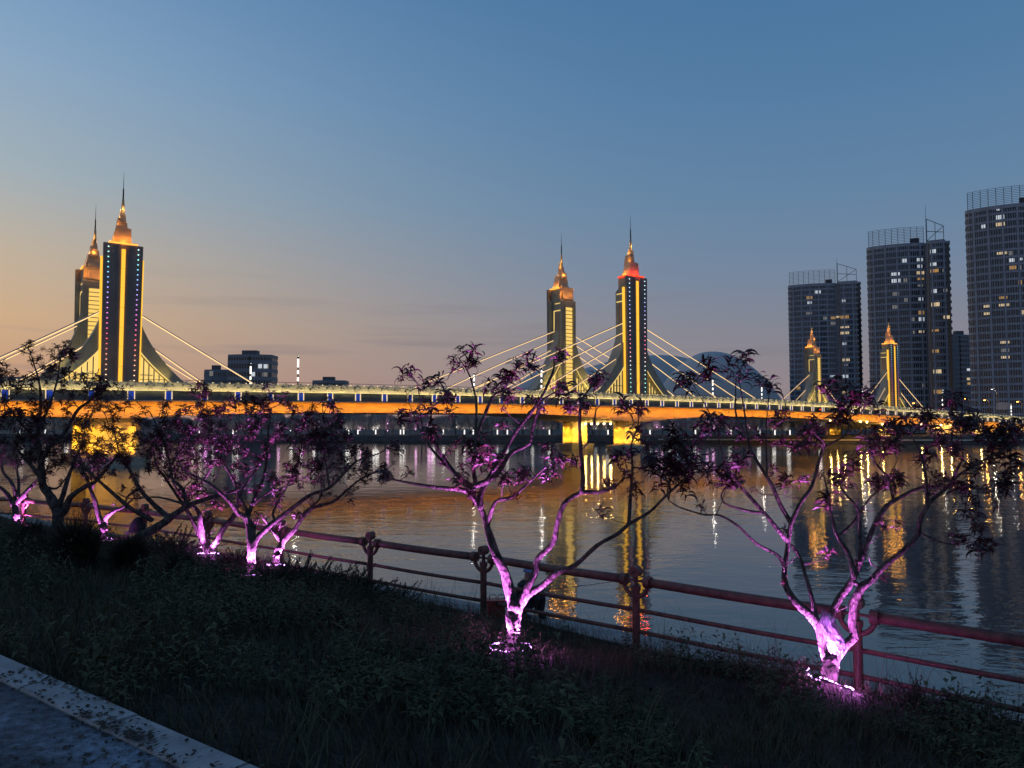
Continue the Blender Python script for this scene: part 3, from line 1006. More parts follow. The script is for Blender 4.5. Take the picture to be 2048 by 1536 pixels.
for px, s, lb in ((595, 2.9, 'striped white column lamp on the bridge, above bare sky beside the office block'),
                  (500, 19.4, 'short white column lamp in front of the distant office block'),
                  (510 - 560, 2.9, 'white column lamp on the bridge at the far left edge'),
                  (948, 19.4, 'white column lamp on the far kerb left of the middle towers'),
                  (1083, 2.9, 'white column lamp just left of the golden ladder tower'),
                  (1426, 2.9, 'white column lamp in front of the large dome'),
                  (1524, 10.0, 'white column lamp over the right foot of the dome'),
                  (1725, 2.9, 'white column lamp between the two small right towers'),
                  (1885, 2.9, 'bright white column lamp right of the small LED tower'),
                  (2022, 2.9, 'white column lamp on the bridge near the right edge')):
    if px > 0:
        bridge_lamp(px, s, lb)


def street_lamp(px, py, d, h, label, glowmat='lamp_orange', arm=1.6):
    hd = P(px, py, d)
    zg = 2.1 if d > 225 else 7.5
    r = thing('street_lamp', label, 'street lamp', (hd.x + arm * .8, hd.y, zg), 0, 'street lamps on the right approach')
    top = hd.z - zg
    MB().tube([(0, 0, 0), (0, 0, top * .75), (-.1, 0, top * .93), (-arm * .45, 0, top + .05), (-arm * .8, 0, top + .12)], [.12, .09, .07, .06, .05], n=8).build('pole', 'pole', r)
    MB().box(-arm * .8 - .5, -arm * .8 + .15, -.16, .16, top - .02, top + .16).build('lamp_head', 'pole', r)
    MB().box(-arm * .8 - .42, -arm * .8 + .05, -.22, .13, top - .16, top - .021).build('lamp_lens', glowmat, r)
    c = (1, .42, .08) if glowmat == 'lamp_orange' else (1, .9, .7)
    lamp('street_lamp_light', 'POINT', (-arm * .8 - .15, -.3, top - .5), 260, c, r, radius=.15)


for a in ((1985, 778, 245, 9, 'tall street lamp with a pale head before the rightmost high-rise', 'lamp_white'),
          (1970, 800, 240, 8, 'orange street lamp below the pale one, before the rightmost high-rise'),
          (2036, 803, 240, 8, 'orange street lamp near the right edge beside the grey sign'),
          (1932, 797, 250, 8, 'orange street lamp in the gap before the rightmost high-rise'),
          (1828, 806, 235, 8, 'orange street lamp at the foot of the small LED tower')):
    street_lamp(*a)
# grey road sign on posts
r = thing('road_sign', 'plain pale grey road sign board near the right edge', 'sign', (P(2006, 800, 250).x, 250, 2.1))
MB().box(-2.3, 2.3, -.08, .08, 7.6, 9.9).build('board', 'sign_grey', r)
for x in (-1.7, 1.7):
    MB().tube([(x, .15, 0), (x, .15, 9.7)], .1, n=6).build('post', 'pole', r)


# ------------------------------------------------------------------ high-rise blocks
def highrise(d, xl, xr, ytop, floors, seamf, label, lit, mast, ycrown, rz=0.0):
    """xl..xr: photo columns of the block, ytop: row of the roof edge"""
    azm = math.atan((((xl + xr) / 2) - 1024) / FPX)
    W = (xr - xl) / FPX * d * math.cos(azm)
    ztop = P((xl + xr) / 2, ytop, d).z
    zb = 2.1
    ctr = P((xl + xr) / 2, 800, d)
    root = thing('apartment_tower', label, 'high-rise', (ctr.x, d, zb), -azm, 'high-rise apartment blocks on the far bank')
    Ht = ztop - zb
    fh = Ht / floors
    hw = W / 2
    seam = -hw + W * seamf
    # front outline (x, y): bowed main part, notch, flat wing, stepped side
    front = []
    n = 18
    for k in range(n + 1):
        f = k / n
        x = -hw + (seam + hw) * f
        y = -3.6 * (1 - (2 * f - 0.85) ** 2 / 1.4)
        if k == 0:
            front.append((x, y + 4)); front.append((x + .3, y + .8))
        front.append((x + (0.9 if k == 0 else 0), y))
    front.append((seam + .05, 1.5)); front.append((seam + 1.0, 1.5)); front.append((seam + 1.0, -2.6))
    front += [(seam + (hw - 2.2 - seam) * f, -2.6 - .9 * math.sin(math.pi * f)) for f in (.25, .5, .75)] + [(hw - 2.2, -2.4)]
    side = [(hw - 2.0, .8), (hw, .8), (hw - .5, 13), (-hw + .5, 13)]
    outline = front + side

    def grow(poly, g):     # scale about the centroid by g metres, enough for a thin offset
        cxx = sum(p[0] for p in poly) / len(poly); cyy = sum(p[1] for p in poly) / len(poly)
        res = []
        for x, y in poly:
            v = Vector((x - cxx, y - cyy)); l = v.length
            v = v * ((l + g) / l)
            res.append((cxx + v.x, cyy + v.y))
        return res
    T = lambda a, b, h: (a, b, h)
    MB().prism(outline, 0, Ht - .4, T).build('glazed_body', 'glass', root)
    band_poly = grow(outline, .35)
    bme = MB().prism(band_poly, 0, fh * .29, T).mesh('floor_band', 'facade')
    for j in range(floors):
        link('floor_band', bme, root).location = (0, 0, j * fh)
    MB().prism(grow(outline, .5), Ht - fh * .25, Ht + .9, T).build('parapet', 'facade', root)
    # mullions and piers along the front
    seglen = [0]
    for a, b in zip(front, front[1:]):
        seglen.append(seglen[-1] + math.dist(a, b))

    def along(l):
        for k in range(len(front) - 1):
            if seglen[k] <= l <= seglen[k + 1]:
                f = (l - seglen[k]) / max(1e-6, seglen[k + 1] - seglen[k])
                a, b = Vector(front[k]), Vector(front[k + 1])
                tg = (b - a).normalized()
                return a + (b - a) * f, tg
        return Vector(front[-1]), Vector((1, 0))
    mb, mp = MB(), MB()
    l = 1.0
    k = 0
    while l < seglen[-1] - .5:
        p, tg = along(l)
        nn = Vector((tg.y, -tg.x))
        wide = (k % 6 == 0)
        hw_ = .42 if wide else (.10 if k % 2 else .15)
        out_ = .42 if wide else .2
        a0 = p - tg * hw_ - nn * .05; a1 = p + tg * hw_ - nn * .05; b0 = p - tg * hw_ + nn * out_; b1 = p + tg * hw_ + nn * out_
        (mp if wide else mb).hexa([(b0.x, b0.y, .2), (b1.x, b1.y, .2), (a1.x, a1.y, .2), (a0.x, a0.y, .2), (b0.x, b0.y, Ht - .5), (b1.x, b1.y, Ht - .5), (a1.x, a1.y, Ht - .5), (a0.x, a0.y, Ht - .5)])
        l += 0.95; k += 1
    tag(mb.build('mullions', 'facade', root), kind='stuff')
    tag(mp.build('facade_piers', 'facade', root), kind='stuff')
    # transom line half way up every window
    tr = MB().prism(grow(front + [(p[0], p[1] + 1.5) for p in front[::-1]], 0.0), 0, .10, T)
    # lit windows, at (fraction of width, row in the photo)
    for px, py, m, w in lit:
        rv = ray(px, py); nv_ = Vector((math.sin(azm), math.cos(azm), 0)); tv_ = Vector((math.cos(azm), -math.sin(azm), 0))
        o_ = Vector((ctr.x, d, EYE))
        q = Vector((0, 0, EYE)) + rv * ((o_.dot(nv_) - 3.5) / rv.dot(nv_))
        xloc = (q - o_).dot(tv_)
        best = min(range(400), key=lambda i: abs(along(seglen[-1] * i / 400)[0].x - xloc) + (0.5 if along(seglen[-1] * i / 400)[0].y > 1 else 0))
        p, tg = along(seglen[-1] * best / 400)
        nn = Vector((tg.y, -tg.x))
        j = round((q.z - zb) / fh - .68)
        w *= .78
        z0, z1 = j * fh + fh * .34, j * fh + fh * .9
        a0 = p - tg * w / 2 + nn * .03; a1 = p + tg * w / 2 + nn * .03
        a2, a3 = a1 + nn * .1, a0 + nn * .1
        zc = z0 + (z1 - z0) * random.choice([0, 0, .15, .4])
        MB().hexa([(a3.x, a3.y, zc), (a2.x, a2.y, zc), (a1.x, a1.y, zc), (a0.x, a0.y, zc), (a3.x, a3.y, z1), (a2.x, a2.y, z1), (a1.x, a1.y, z1), (a0.x, a0.y, z1)]).build('lit_window', m, root)
    # balconies stepping out on both flanks
    bal = MB().box(-.9, .9, 0, 3.0, 0, .9).mesh('balcony', 'facade')
    for j in range(1, floors):
        link('balcony', bal, root).location = (-hw + .2, 5.0, j * fh)
        link('balcony', bal, root).location = (hw - .3, 3.0, j * fh)
    # roof screen: posts and rails following the bow
    zc1 = P((xl + xr) / 2, ycrown, d).z - zb
    mb = MB()
    arc = [p for p in front[2:n + 3]]
    nr = 11
    for j in range(nr):
        z = Ht + 1.0 + (zc1 - Ht - 1.0) * j / (nr - 1)
        mb.tube([(x, y + .3, z) for x, y in arc], .09, n=4)
    mb.tube([(arc[-1][0], arc[-1][1] + 4, zc1), (arc[-1][0], arc[-1][1] + .3, zc1)], .08, n=4)
    for x, y in arc[::2] + [arc[-1]]:
        mb.tube([(x, y + .3, Ht + .5), (x, y + .3, zc1)], .16, n=4)
    tag(mb.build('roof_screen', 'roof_steel', root), kind='stuff')
    MB().box(seam - 6.5, seam - 2.0, -1, 5, Ht + .9, Ht + 3.6).build('roof_plant_room', 'facade_dark', root)
    # leaning truss and mast over the wing
    if mast:
        xa, xb = seam + 1.6, hw - 2.4
        zt0, zt1 = zc1 + (zc1 - Ht) * .38, zc1 - (zc1 - Ht) * .1
        mb = MB()
        for a, b in (((xa, Ht), (xa, zt0)), ((xb, Ht), (xb, zt1)), ((xa, zt0), (xb, zt1)), ((xa, Ht + 1.5), (xb, zt1)), ((xa, (Ht + zt0) / 2), (xb, (Ht + zt1) / 2 + 1)), (((xa + xb) / 2, Ht), ((xa + xb) / 2, (zt0 + zt1) / 2)), ((xa, Ht + 1.4), (xb, Ht + 1.4))):
            mb.tube([(a[0], -1.2, a[1]), (b[0], -1.2, b[1])], .2, n=4)
        mb.build('roof_truss', 'roof_steel', root)
        mb = MB().tube([(xa - .3, -1.0, Ht), (xa - .3, -1.0, zt0), (xa - .3, -1.0, P(0, mast, d).z - zb)], [.16, .12, .05], n=5)
        mb.build('roof_mast', 'roof_steel', root)
    return root


WW, WD, WM, WA = 'win_warm', 'win_dim', 'win_white', 'win_amber'


def c5(l):      # list read from an enlarged view of the right of the photograph
    return [(1560 + x / 3.2, 360 + y / 3.2, m, w) for x, y, m, w in l]


highrise(540, 1580, 1725, 570, 27, .66, 'leftmost and lowest of the three curved high-rises', c5([
    (242, 703, WM, 5), (188, 750, WA, 5), (188, 770, WM, 4), (408, 763, WM, 3), (186, 858, WD, 5), (290, 885, WD, 4), (340, 885, WA, 4), (371, 885, WW, 2.5), (413, 882, WA, 7),
    (340, 915, WD, 5), (415, 955, WW, 7), (415, 992, WW, 7), (413, 1060, WM, 3), (422, 1138, WW, 6), (422, 1172, WD, 3), (338, 1248, WM, 5), (376, 1248, WD, 4), (416, 1243, WM, 5), (118, 1325, WA, 3), (420, 1360, WW, 5)]),
    518, 541)
highrise(405, 1740, 1906, 492, 28, .70, 'middle curved high-rise with a mast and leaning truss on its roof', c5([
    (978, 440, WM, 3.4), (895, 487, WM, 3.6), (798, 525, WM, 3), (895, 520, WM, 3.8), (982, 520, WM, 3.6), (895, 558, WM, 3), (738, 612, WM, 5.4), (898, 603, WW, 5), (988, 600, WA, 5), (1047, 595, WD, 1.6),
    (742, 651, WM, 5.4), (803, 651, WD, 2.4), (900, 640, WA, 4), (900, 685, WD, 3.4), (988, 722, WM, 3), (1058, 716, WD, 2.6), (742, 742, WD, 4), (806, 766, WD, 2), (903, 766, WM, 3), (994, 806, WW, 5), (905, 846, WA, 3.6), (738, 812, WD, 4),
    (906, 884, WM, 3.6), (1066, 884, WW, 4), (852, 885, WD, 2), (906, 966, WW, 3.4), (948, 966, WM, 2), (994, 966, WA, 4), (857, 970, WD, 1.6), (995, 1088, WA, 4), (1005, 1213, WW, 5), (918, 1290, WD, 2), (1010, 1332, WA, 5), (1036, 1370, WM, 2)]),
    415, 457)
highrise(345, 1941, 2128, 415, 30, .78, 'tallest curved high-rise, cut by the right edge of the view', c5([
    (1396, 193, WM, 1.8), (1408, 240, WM, 4), (1304, 290, WM, 2.2), (1410, 288, WW, 4.4), (1420, 468, WW, 5), (1477, 460, WD, 1.6), (1482, 500, WM, 3), (1536, 505, WM, 2.2), (1488, 553, WA, 3.4), (1538, 632, WA, 2), (1534, 548, WD, 1.6),
    (1430, 768, WA, 4), (1322, 825, WW, 3), (1434, 820, WW, 5), (1322, 866, WW, 3), (1550, 858, WW, 2.4), (1440, 1040, WW, 4.6), (1440, 1085, WD, 4), (1444, 1128, WW, 4.4), (1206, 1200, WM, 0.1)]),
    None, 376)


def slab_block(px0, px1, ytop, d, floors, label, lit, split=None, cat='building', name='office_block', cols=8):
    a, b = P(px0, 800, d), P(px1, 800, d)
    W = b.x - a.x
    ztop = P(0, ytop, d).z
    root = thing(name, label, cat, ((a.x + b.x) / 2, d, 2.1))
    H = ztop - 2.1
    fh = H / floors
    hw = W / 2
    yr = W * .35
    sp = hw * 2 * (split if split else .5) - hw
    out = [(-hw, 0), (sp, -yr * .35), (hw, yr * .1), (hw, yr * 1.4), (-hw, yr * 1.2)]
    T = lambda p, q, h: (p, q, h)
    MB().prism(out, 0, H - .3, T).build('glazed_body', 'glass', root)
    g = [(x * 1.012, y - .25 if y < 1 else y + .25) for x, y in out]
    bm = MB().prism(g, 0, fh * .45, T).mesh('floor_band', 'office')
    for j in range(floors):
        link('floor_band', bm, root).location = (0, 0, j * fh)
    MB().prism(g, H - fh * .2, H + .8, T).build('parapet', 'office', root)
    mb = MB()
    for k in range(cols + 1):
        for (p, q) in ((out[0], out[1]), (out[1], out[2])):
            x = p[0] + (q[0] - p[0]) * k / cols; y = p[1] + (q[1] - p[1]) * k / cols
            mb.box(x - .25, x + .25, y - .22, y + .2, .1, H - .1)
    tag(mb.build('facade_piers', 'office', root), kind='stuff')
    MB().box(-hw * .45, hw * .25, yr * .3, yr * .9, H + .81, H + 3.4).build('roof_plant_room', 'facade_dark', root)
    for px, py, m, w in lit:
        q = P(px, py, d)
        x = q.x - root.location.x
        (p0, p1) = (out[0], out[1]) if x < sp else (out[1], out[2])
        y = p0[1] + (p1[1] - p0[1]) * (x - p0[0]) / (p1[0] - p0[0]) - .5
        j = round((q.z - 2.1) / fh - .7)
        MB().box(x - w / 2, x + w / 2, y, y + .1, j * fh + fh * .47, j * fh + fh * .97).build('lit_window', m, root)
    return root


slab_block(455, 541, 712, 420, 9, 'grey office block rising alone above the bridge deck at left', [(531, 727, WM, 2), (531, 735, WM, 2.4), (521, 740, WM, 2.6), (508, 747, WM, 3), (530, 756, WD, 3), (536, 727, WD, 1)], .54)
slab_block(408, 452, 742, 430, 6, 'low dark office block beside the taller grey one', [(425, 749, WD, 2)], .4)
slab_block(1906, 1952, 672, 470, 20, 'narrow dark block in the gap between the two right high-rises', [(1937, 735, WM, 3), (1937, 757, WW, 3), (1938, 764, WA, 3)], .3, cat='high-rise', name='apartment_block')
slab_block(625, 690, 763, 520, 4, 'low dark roofline just above the bridge deck, centre left', [], .5, name='low_building')
slab_block(-160, 30, 756, 420, 5, 'low dark building at the left edge behind the trees', [], .5, name='low_building')


# ------------------------------------------------------------------ shell shaped dome hall
def build_dome():
    root = thing('dome_hall', 'large dark shell shaped dome hall behind the bridge', 'dome', (P(1420, 800, 520).x, 520, 2.1))

    def shell(name, xl, xr, ytop, d, peak, dy, depth, ridge):
        a, b = P(xl, 800, d).x - root.location.x, P(xr, 800, d).x - root.location.x
        h = P(0, ytop, d).z - 2.1
        nu_, nv = 40, 18
        vv, ff = [], []
        for j in range(nv + 1):
            ph = math.pi * j / nv
            for i in range(nu_ + 1):
                f = i / nu_
                x = a + (b - a) * f
                # height profile with its peak at 'peak'
                g = f / peak if f < peak else (1 - f) / (1 - peak)
                prof_ = math.sin(min(1, g) * math.pi / 2) ** .72
                w = depth * (0.25 + .75 * math.sin(math.pi * f))
                vv.append((x, dy - w * math.cos(ph), h * prof_ * math.sin(ph) ** .8))
        for j in range(nv):
            for i in range(nu_):
                q = j * (nu_ + 1) + i
                ff.append((q, q + 1, q + nu_ + 2, q + nu_ + 1))
        me = bpy.data.meshes.new(name); me.from_pydata(vv, [], ff); me.materials.append(M['dome'])
        for p in me.polygons: p.use_smooth = True
        link(name, me, root)
    shell('main_shell', 1285, 1584, 703, 520, .46, 0, 40, True)
    shell('rear_shell', 985, 1570, 705, 560, .60, 60, 30, False)
    shell('low_shell', 975, 1260, 730, 505, .5, -6, 20, False)


build_dome()


# ------------------------------------------------------------------ far bank: trees and promenade lights
def far_tree_mesh(seed):
    rr = random.Random(seed)
    vv, ff = [], []
    for _ in range(1400):
        # hanging strands around a broad crown
        a = rr.uniform(0, 2 * math.pi); r = 2.3 * math.sqrt(rr.random()); zt = rr.uniform(2.2, 5.4) * (1 - .12 * r / 2.3) + rr.gauss(0, .15)
        if r > 1.6 and zt > 4.6:
            continue
        x, y = r * math.cos(a), r * math.sin(a)
        L_ = rr.uniform(.25, .9); w = rr.uniform(.03, .075); b = rr.uniform(0, math.pi)
        dx, dy = w * math.cos(b), w * math.sin(b)
        sx = rr.gauss(0, .1)
        o = len(vv)
        vv += [(x - dx, y - dy, zt), (x + dx, y + dy, zt), (x + dx + sx, y + dy, zt - L_), (x - dx + sx, y - dy, zt - L_)]
        ff.append((o, o + 1, o + 2, o + 3))
    me = bpy.data.meshes.new('crown'); me.from_pydata(vv, [], ff); me.materials.append(M['far_leaf'])
    mb = MB()
    mb.tube([(0, 0, 0), (.05, 0, 1.4), (-.05, .1, 2.6), (.1, 0, 4.4)], [.17, .13, .10, .03], n=6)
    for k in range(6):
        a = k * 1.05 + rr.uniform(0, .5)
        mb.tube([(0, 0, 1.5 + k * .2), (math.cos(a) * .8, math.sin(a) * .8, 3.1), (math.cos(a) * 1.5, math.sin(a) * 1.5, 4.0 + rr.uniform(0, .6))], [.08, .05, .02], n=5)
    return me, mb.mesh('trunk', 'far_trunk')


FT = [far_tree_mesh(k) for k in range(4)]
rt = random.Random(5)
xi = -150.0
ti = 0
while xi < 92:
    for row in range(2):
        x = xi + rt.uniform(-1.2, 1.2) + row * 2.4
        y = bank_y(x) + 7.5 + row * 6 + rt.uniform(-1, 1)
        s_ = rt.uniform(.85, 1.2) * (0.95 if row == 0 else 1.12)
        o = thing('willow_tree', 'grey drooping tree in the row along the far promenade', 'tree', (x, y, 2.0), rt.uniform(0, 6), 'trees along the far promenade')
        me_c, me_t = FT[ti % 4]
        link('crown', me_c, o, scale=(s_, s_, s_)); link('trunk', me_t, o, scale=(s_, s_, s_))
        ti += 1
    xi += 4.7
# dark hedge of bushes by the right bridgehead
for (px, sc_) in ((1690, 1.0), (1720, 1.15), (1750, 1.0), (1600, .95), (1640, 1.0), (2035, .8), (1915, .9)):
    d = 205
    x = P(px, 860, d).x
    o = thing('willow_tree', 'grey drooping tree in the row along the far promenade', 'tree', (x, bank_y(x) + 16, 2.0), rt.uniform(0, 6), 'trees along the far promenade')
    me_c, me_t = FT[ti % 4]; ti += 1
    link('crown', me_c, o, scale=sc_); link('trunk', me_t, o, scale=sc_)

lamp_body = {}
for m in ('lamp_white_far', 'lamp_pink', 'lamp_blue'):
    lamp_body[m] = MB().lathe([(.12, .35), (.17, .4), (.17, 1.55), (.12, 1.6)], n=8).mesh('light_tube', m)
lamp_base = MB().lathe([(.2, 0), (.2, .3), (.1, .35)], n=8).mesh('base', 'pole')
lamp_cap = MB().lathe([(.2, 1.6), (.2, 1.68), (.05, 1.75)], n=8).mesh('cap', 'pole')
ball = {m: MB().lathe([(.02, -.16), (.12, -.1), (.16, 0), (.12, .1), (.02, .16)], n=8).mesh('globe', m) for m in ('lamp_white_far', 'lamp_pink', 'lamp_blue')}
ball_pole = MB().lathe([(.05, 0), (.04, 2.2)], n=6).mesh('pole', 'pole')


def prom_lamp(px, py, kind, m):
    x = P(px, 870, 203).x
    y = bank_y(x) + 4.6
    x = P(px, 870, y).x
    col = {'lamp_white_far': (1, .95, .88), 'lamp_pink': (1, .5, .9), 'lamp_blue': (.5, .6, 1)}[m]
    if kind == 'col':
        o = thing('light_column', 'slim glowing white column lamp on the far promenade', 'lamp', (x, y, 1.72), 0, 'column lamps along the far promenade')
        link('light_tube', lamp_body[m], o); link('base', lamp_base, o); link('cap', lamp_cap, o)
        lamp('column_light', 'POINT', (0, 1.2, 1.9), 30, col, o, radius=.45)
    else:
        z = P(px, py, y + 1.2).z
        lb = {'lamp_white_far': 'small white globe light among the far trees', 'lamp_pink': 'small pink globe light among the far trees', 'lamp_blue': 'small blue globe light among the far trees'}[m]
        o = thing('globe_light', lb, 'lamp', (x, y + 1.2, 1.75), 0, {'lamp_white_far': 'white', 'lamp_pink': 'pink', 'lamp_blue': 'blue'}[m] + ' globe lights on the far bank')
        h = max(.6, z - 1.75)
        link('pole', ball_pole, o, scale=(1, 1, h / 2.2)); link('globe', ball[m], o).location = (0, 0, h + .1)
        lamp('globe_light_source', 'POINT', (0, .7, h + .5), 35, col, o, radius=.4)


def c8(x): return 600 + x / 6.827
def c6(x): return 300 + x / 3.94
def c4(x): return 800 + x / 3.413


for px in [c6(v) for v in (335, 388, 492, 654, 682, 1565)] + [c8(v) for v in (790, 1033, 1372, 1415, 1822, 1953)] + [c4(v) for v in (295, 440, 500, 665, 733, 905, 1020, 1420, 1848)] + [1391, 1580, 1300, 250, 210, 90, 40, 130, 1462, 1520, 1550]:
    prom_lamp(px, 868, 'col', 'lamp_white_far')
for px, py, m in [(c6(88), 861, 'lamp_white_far'), (c6(1097), 862, 'lamp_white_far'), (c6(1178), 862, 'lamp_white_far'), (c8(620), 860, 'lamp_white_far'), (c8(805), 861, 'lamp_pink'), (c8(1185), 862, 'lamp_pink'), (c8(1185), 848, 'lamp_pink'),
                  (c8(990), 860, 'lamp_white_far'), (c8(1050), 857, 'lamp_white_far'), (c8(1570), 859, 'lamp_pink'), (c8(1750), 857, 'lamp_pink'), (c8(1790), 858, 'lamp_pink'), (c8(1410), 857, 'lamp_white_far'), (c4(385), 855, 'lamp_white_far'), (c4(850), 857, 'lamp_pink'), (c4(980), 857, 'lamp_pink'),
                  (c4(1340), 858, 'lamp_white_far'), (c4(1760), 855, 'lamp_pink'), (c4(1800), 855, 'lamp_pink'), (c4(1905), 854, 'lamp_blue'), (1430, 858, 'lamp_pink'), (1418, 850, 'lamp_pink'), (1400, 858, 'lamp_white_far'), (1502, 856, 'lamp_pink'), (c6(420), 857, 'lamp_pink'), (c6(1000), 856, 'lamp_pink'), (1646, 853, 'lamp_white_far'), (c6(1280), 858, 'lamp_white_far')]:
    prom_lamp(px, py, 'ball', m)


# lit abutment below the right end of the bridge
def build_abutment():
    root = thing('abutment', 'pale floodlit abutment wall below the right end of the bridge', 'wall', (0, 0, 0))
    ta, tb_ = t_at(1868, 3.0), t_at(2120, 3.0)
    MB().box(ta, tb_, 3.2, 3.9, 1.6, 5.6, T=BW).build('wall', 'cream_stone', root)
    for k in range(5):
        t = ta - 4 + k * (tb_ - ta) / 4
        MB().box(t - .7, t + .7, 1.6, 3.0, 1.6, 4.9, T=BW).build('buttress', 'concrete', root)
    for k in range(6):
        t = ta + 3 + k * (tb_ - ta - 6) / 5
        lamp('abutment_light', 'SPOT', BW(t, 1.0, 5.6), 1100, (1, .70, .24), root, aim=V * 2.2 + Vector((0, 0, -2.0)), spot=110, blend=1, radius=.1)
    # strip of quay in front
    MB().box(-14, 60, bank_y(95) * 0, 3.0, 0, .3, T=lambda a, b, h: (P(1560, 870, 186).x + a * 2, bank_y(P(1560, 870, 186).x + a * 2) - .4 + b, .75 + h)).build('quay_edge', 'cream_stone', root)


build_abutment()


# ------------------------------------------------------------------ riverside fence
RAIL_Z = 2.0


def build_fence():
    root = thing('riverside_fence', 'red-brown post and rail fence along the water edge', 'fence')
    px = [(50, 1001), (185, 1011), (290, 1023), (420, 1040), (563, 1060), (740, 1086), (965, 1113), (1270, 1161), (1715, 1229)]
    pos = [Pz(x, y, RAIL_Z) for x, y in px]
    d0 = pos[0] - pos[1]; d1 = pos[-1] - pos[-2]
    pos = [pos[0] + d0 * k for k in (4, 3, 2, 1)] + pos + [pos[-1] + d1.normalized() * 3.5 * k for k in (1, 2)]
    # ease the measured bearing errors out of the line
    for _ in range(2):
        pos = [pos[0]] + [(pos[i - 1] + pos[i] * 4 + pos[i + 1]) / 6 for i in range(1, len(pos) - 1)] + [pos[-1]]
    for i, p in enumerate(pos):
        nx = pos[min(i + 1, len(pos) - 1)] - pos[max(i - 1, 0)]
        u = Vector((nx.x, nx.y, 0)).normalized(); v = Vector((-u.y, u.x, 0))
        q = Vector((p.x, p.y, 0))
        def T(a, b, h): return q + u * a + v * b + Vector((0, 0, h))
        zg = Z_FENCE - .25
        mb = MB()
        mb.prism([(.065 * math.cos(k * math.pi / 6), .065 * math.sin(k * math.pi / 6)) for k in range(12)], zg, RAIL_Z - .10, T)
        mb.prism([(.08 * math.cos(k * math.pi / 6), .08 * math.sin(k * math.pi / 6)) for k in range(12)], RAIL_Z - .16, RAIL_Z - .08, T)
        mb.prism([(.035 * math.cos(k * math.pi / 4), .035 * math.sin(k * math.pi / 4)) for k in range(8)], RAIL_Z - .10, RAIL_Z + .12, T)
        post = mb.build('post', 'fence', root)
        # drum shaped finial, lying across the fence, with a dark disc for a hole's shade on its face
        kn = MB()
        pr = [(.09 * math.cos(k * math.pi / 9), .17 + .09 * math.sin(k * math.pi / 9)) for k in range(18)]
        kn.prism(pr, -.075, .075, lambda a, h, b: T(a, b, RAIL_Z + h - .02))
        kn.build('finial', 'fence', post)
        hl = MB(); hl.prism([(.028 * math.cos(k * math.pi / 5), .17 + .028 * math.sin(k * math.pi / 5)) for k in range(10)], -.079, -.076, lambda a, h, b: T(a, b, RAIL_Z + h - .02))
        hl.build('finial_hole_shade', 'rubber', post)
        # U shaped bracket and its two collars
        mb = MB()
        mb.tube([T(.23 * math.cos(a), 0, RAIL_Z - .02 + .24 * math.sin(a)) for a in np.linspace(math.pi, 2 * math.pi, 15)], .038, n=8)
        mb.build('bracket', 'fence', post, smooth=True)
        for sx in (-1, 1):
            pr = [(.10 * math.cos(k * math.pi / 8), .10 * math.sin(k * math.pi / 8)) for k in range(16)]
            MB().prism(pr, sx * .23 - .055, sx * .23 + .055, lambda b, h, a: T(a, b, RAIL_Z + h)).build('collar', 'fence', post)
        mb = MB().tube([T(-.23, 0, RAIL_Z), T(.23, 0, RAIL_Z)], .022, n=6)
        mb.build('tie_rod', 'fence', post)
    for a, b in zip(pos, pos[1:]):
        dr = (b - a).normalized()
        for z, r, cut in ((RAIL_Z, .075, .24), (1.52, .036, .05), (1.17, .036, .05)):
            p0 = Vector((a.x, a.y, z)) + dr * cut; p1 = Vector((b.x, b.y, z)) - dr * cut
            mid = [p0 + (p1 - p0) * f + Vector((0, 0, -.012 * math.sin(math.pi * f))) for f in np.linspace(0, 1, 7)]
            MB().tube(mid, r, n=10).build('rail', 'fence', root, smooth=True)
    return pos


fence_pos = build_fence()


# ------------------------------------------------------------------ peach trees
def leaf_cluster_mesh(seed, nl=26):
    rr = random.Random(seed)
    vv, ff = [], []
    for i in range(nl):
        # leaves spring from a short twig and arch over and down
        az = rr.uniform(0, 2 * math.pi)
        L_ = rr.uniform(.10, .21)
        w = L_ * rr.uniform(.065, .095)
        up0 = rr.uniform(.15, 1.1)                  # initial elevation
        droop = rr.uniform(.8, 2.7)
        org = Vector((rr.gauss(0, .025), rr.gauss(0, .025), rr.uniform(-.07, .09)))
        hd = Vector((math.cos(az), math.sin(az), 0))
        sd = Vector((-math.sin(az), math.cos(az), 0))
        roll = rr.uniform(-.8, .8)
        p = org.copy()
        el = up0
        n = 5
        ring = []
        wp = [.25, .85, 1.0, .75, .4, .0]
        for k in range(n + 1):
            tdir = hd * math.cos(el) + Vector((0, 0, 1)) * math.sin(el)
            nrm = sd.cross(tdir)
            ww = (sd * math.cos(roll) + nrm * math.sin(roll)) * w * wp[k]
            ring.append((p - ww, p + ww))
            p = p + tdir * (L_ / n)
            el -= droop / n
        o = len(vv)
        for a, b in ring:
            vv += [tuple(a), tuple(b)]
        for k in range(n - 1):
            ff.append((o + 2 * k, o + 2 * k + 1, o + 2 * k + 3, o + 2 * k + 2))
        k = n - 1
        ff.append((o + 2 * k, o + 2 * k + 1, o + 2 * k + 3))
    me = bpy.data.meshes.new('leaf_cluster'); me.from_pydata(vv, [], ff); me.materials.append(M['leaf'])
    return me


LC = [leaf_cluster_mesh(k, 22 + 2 * k) for k in range(8)]
tree_rand = random.Random(11)


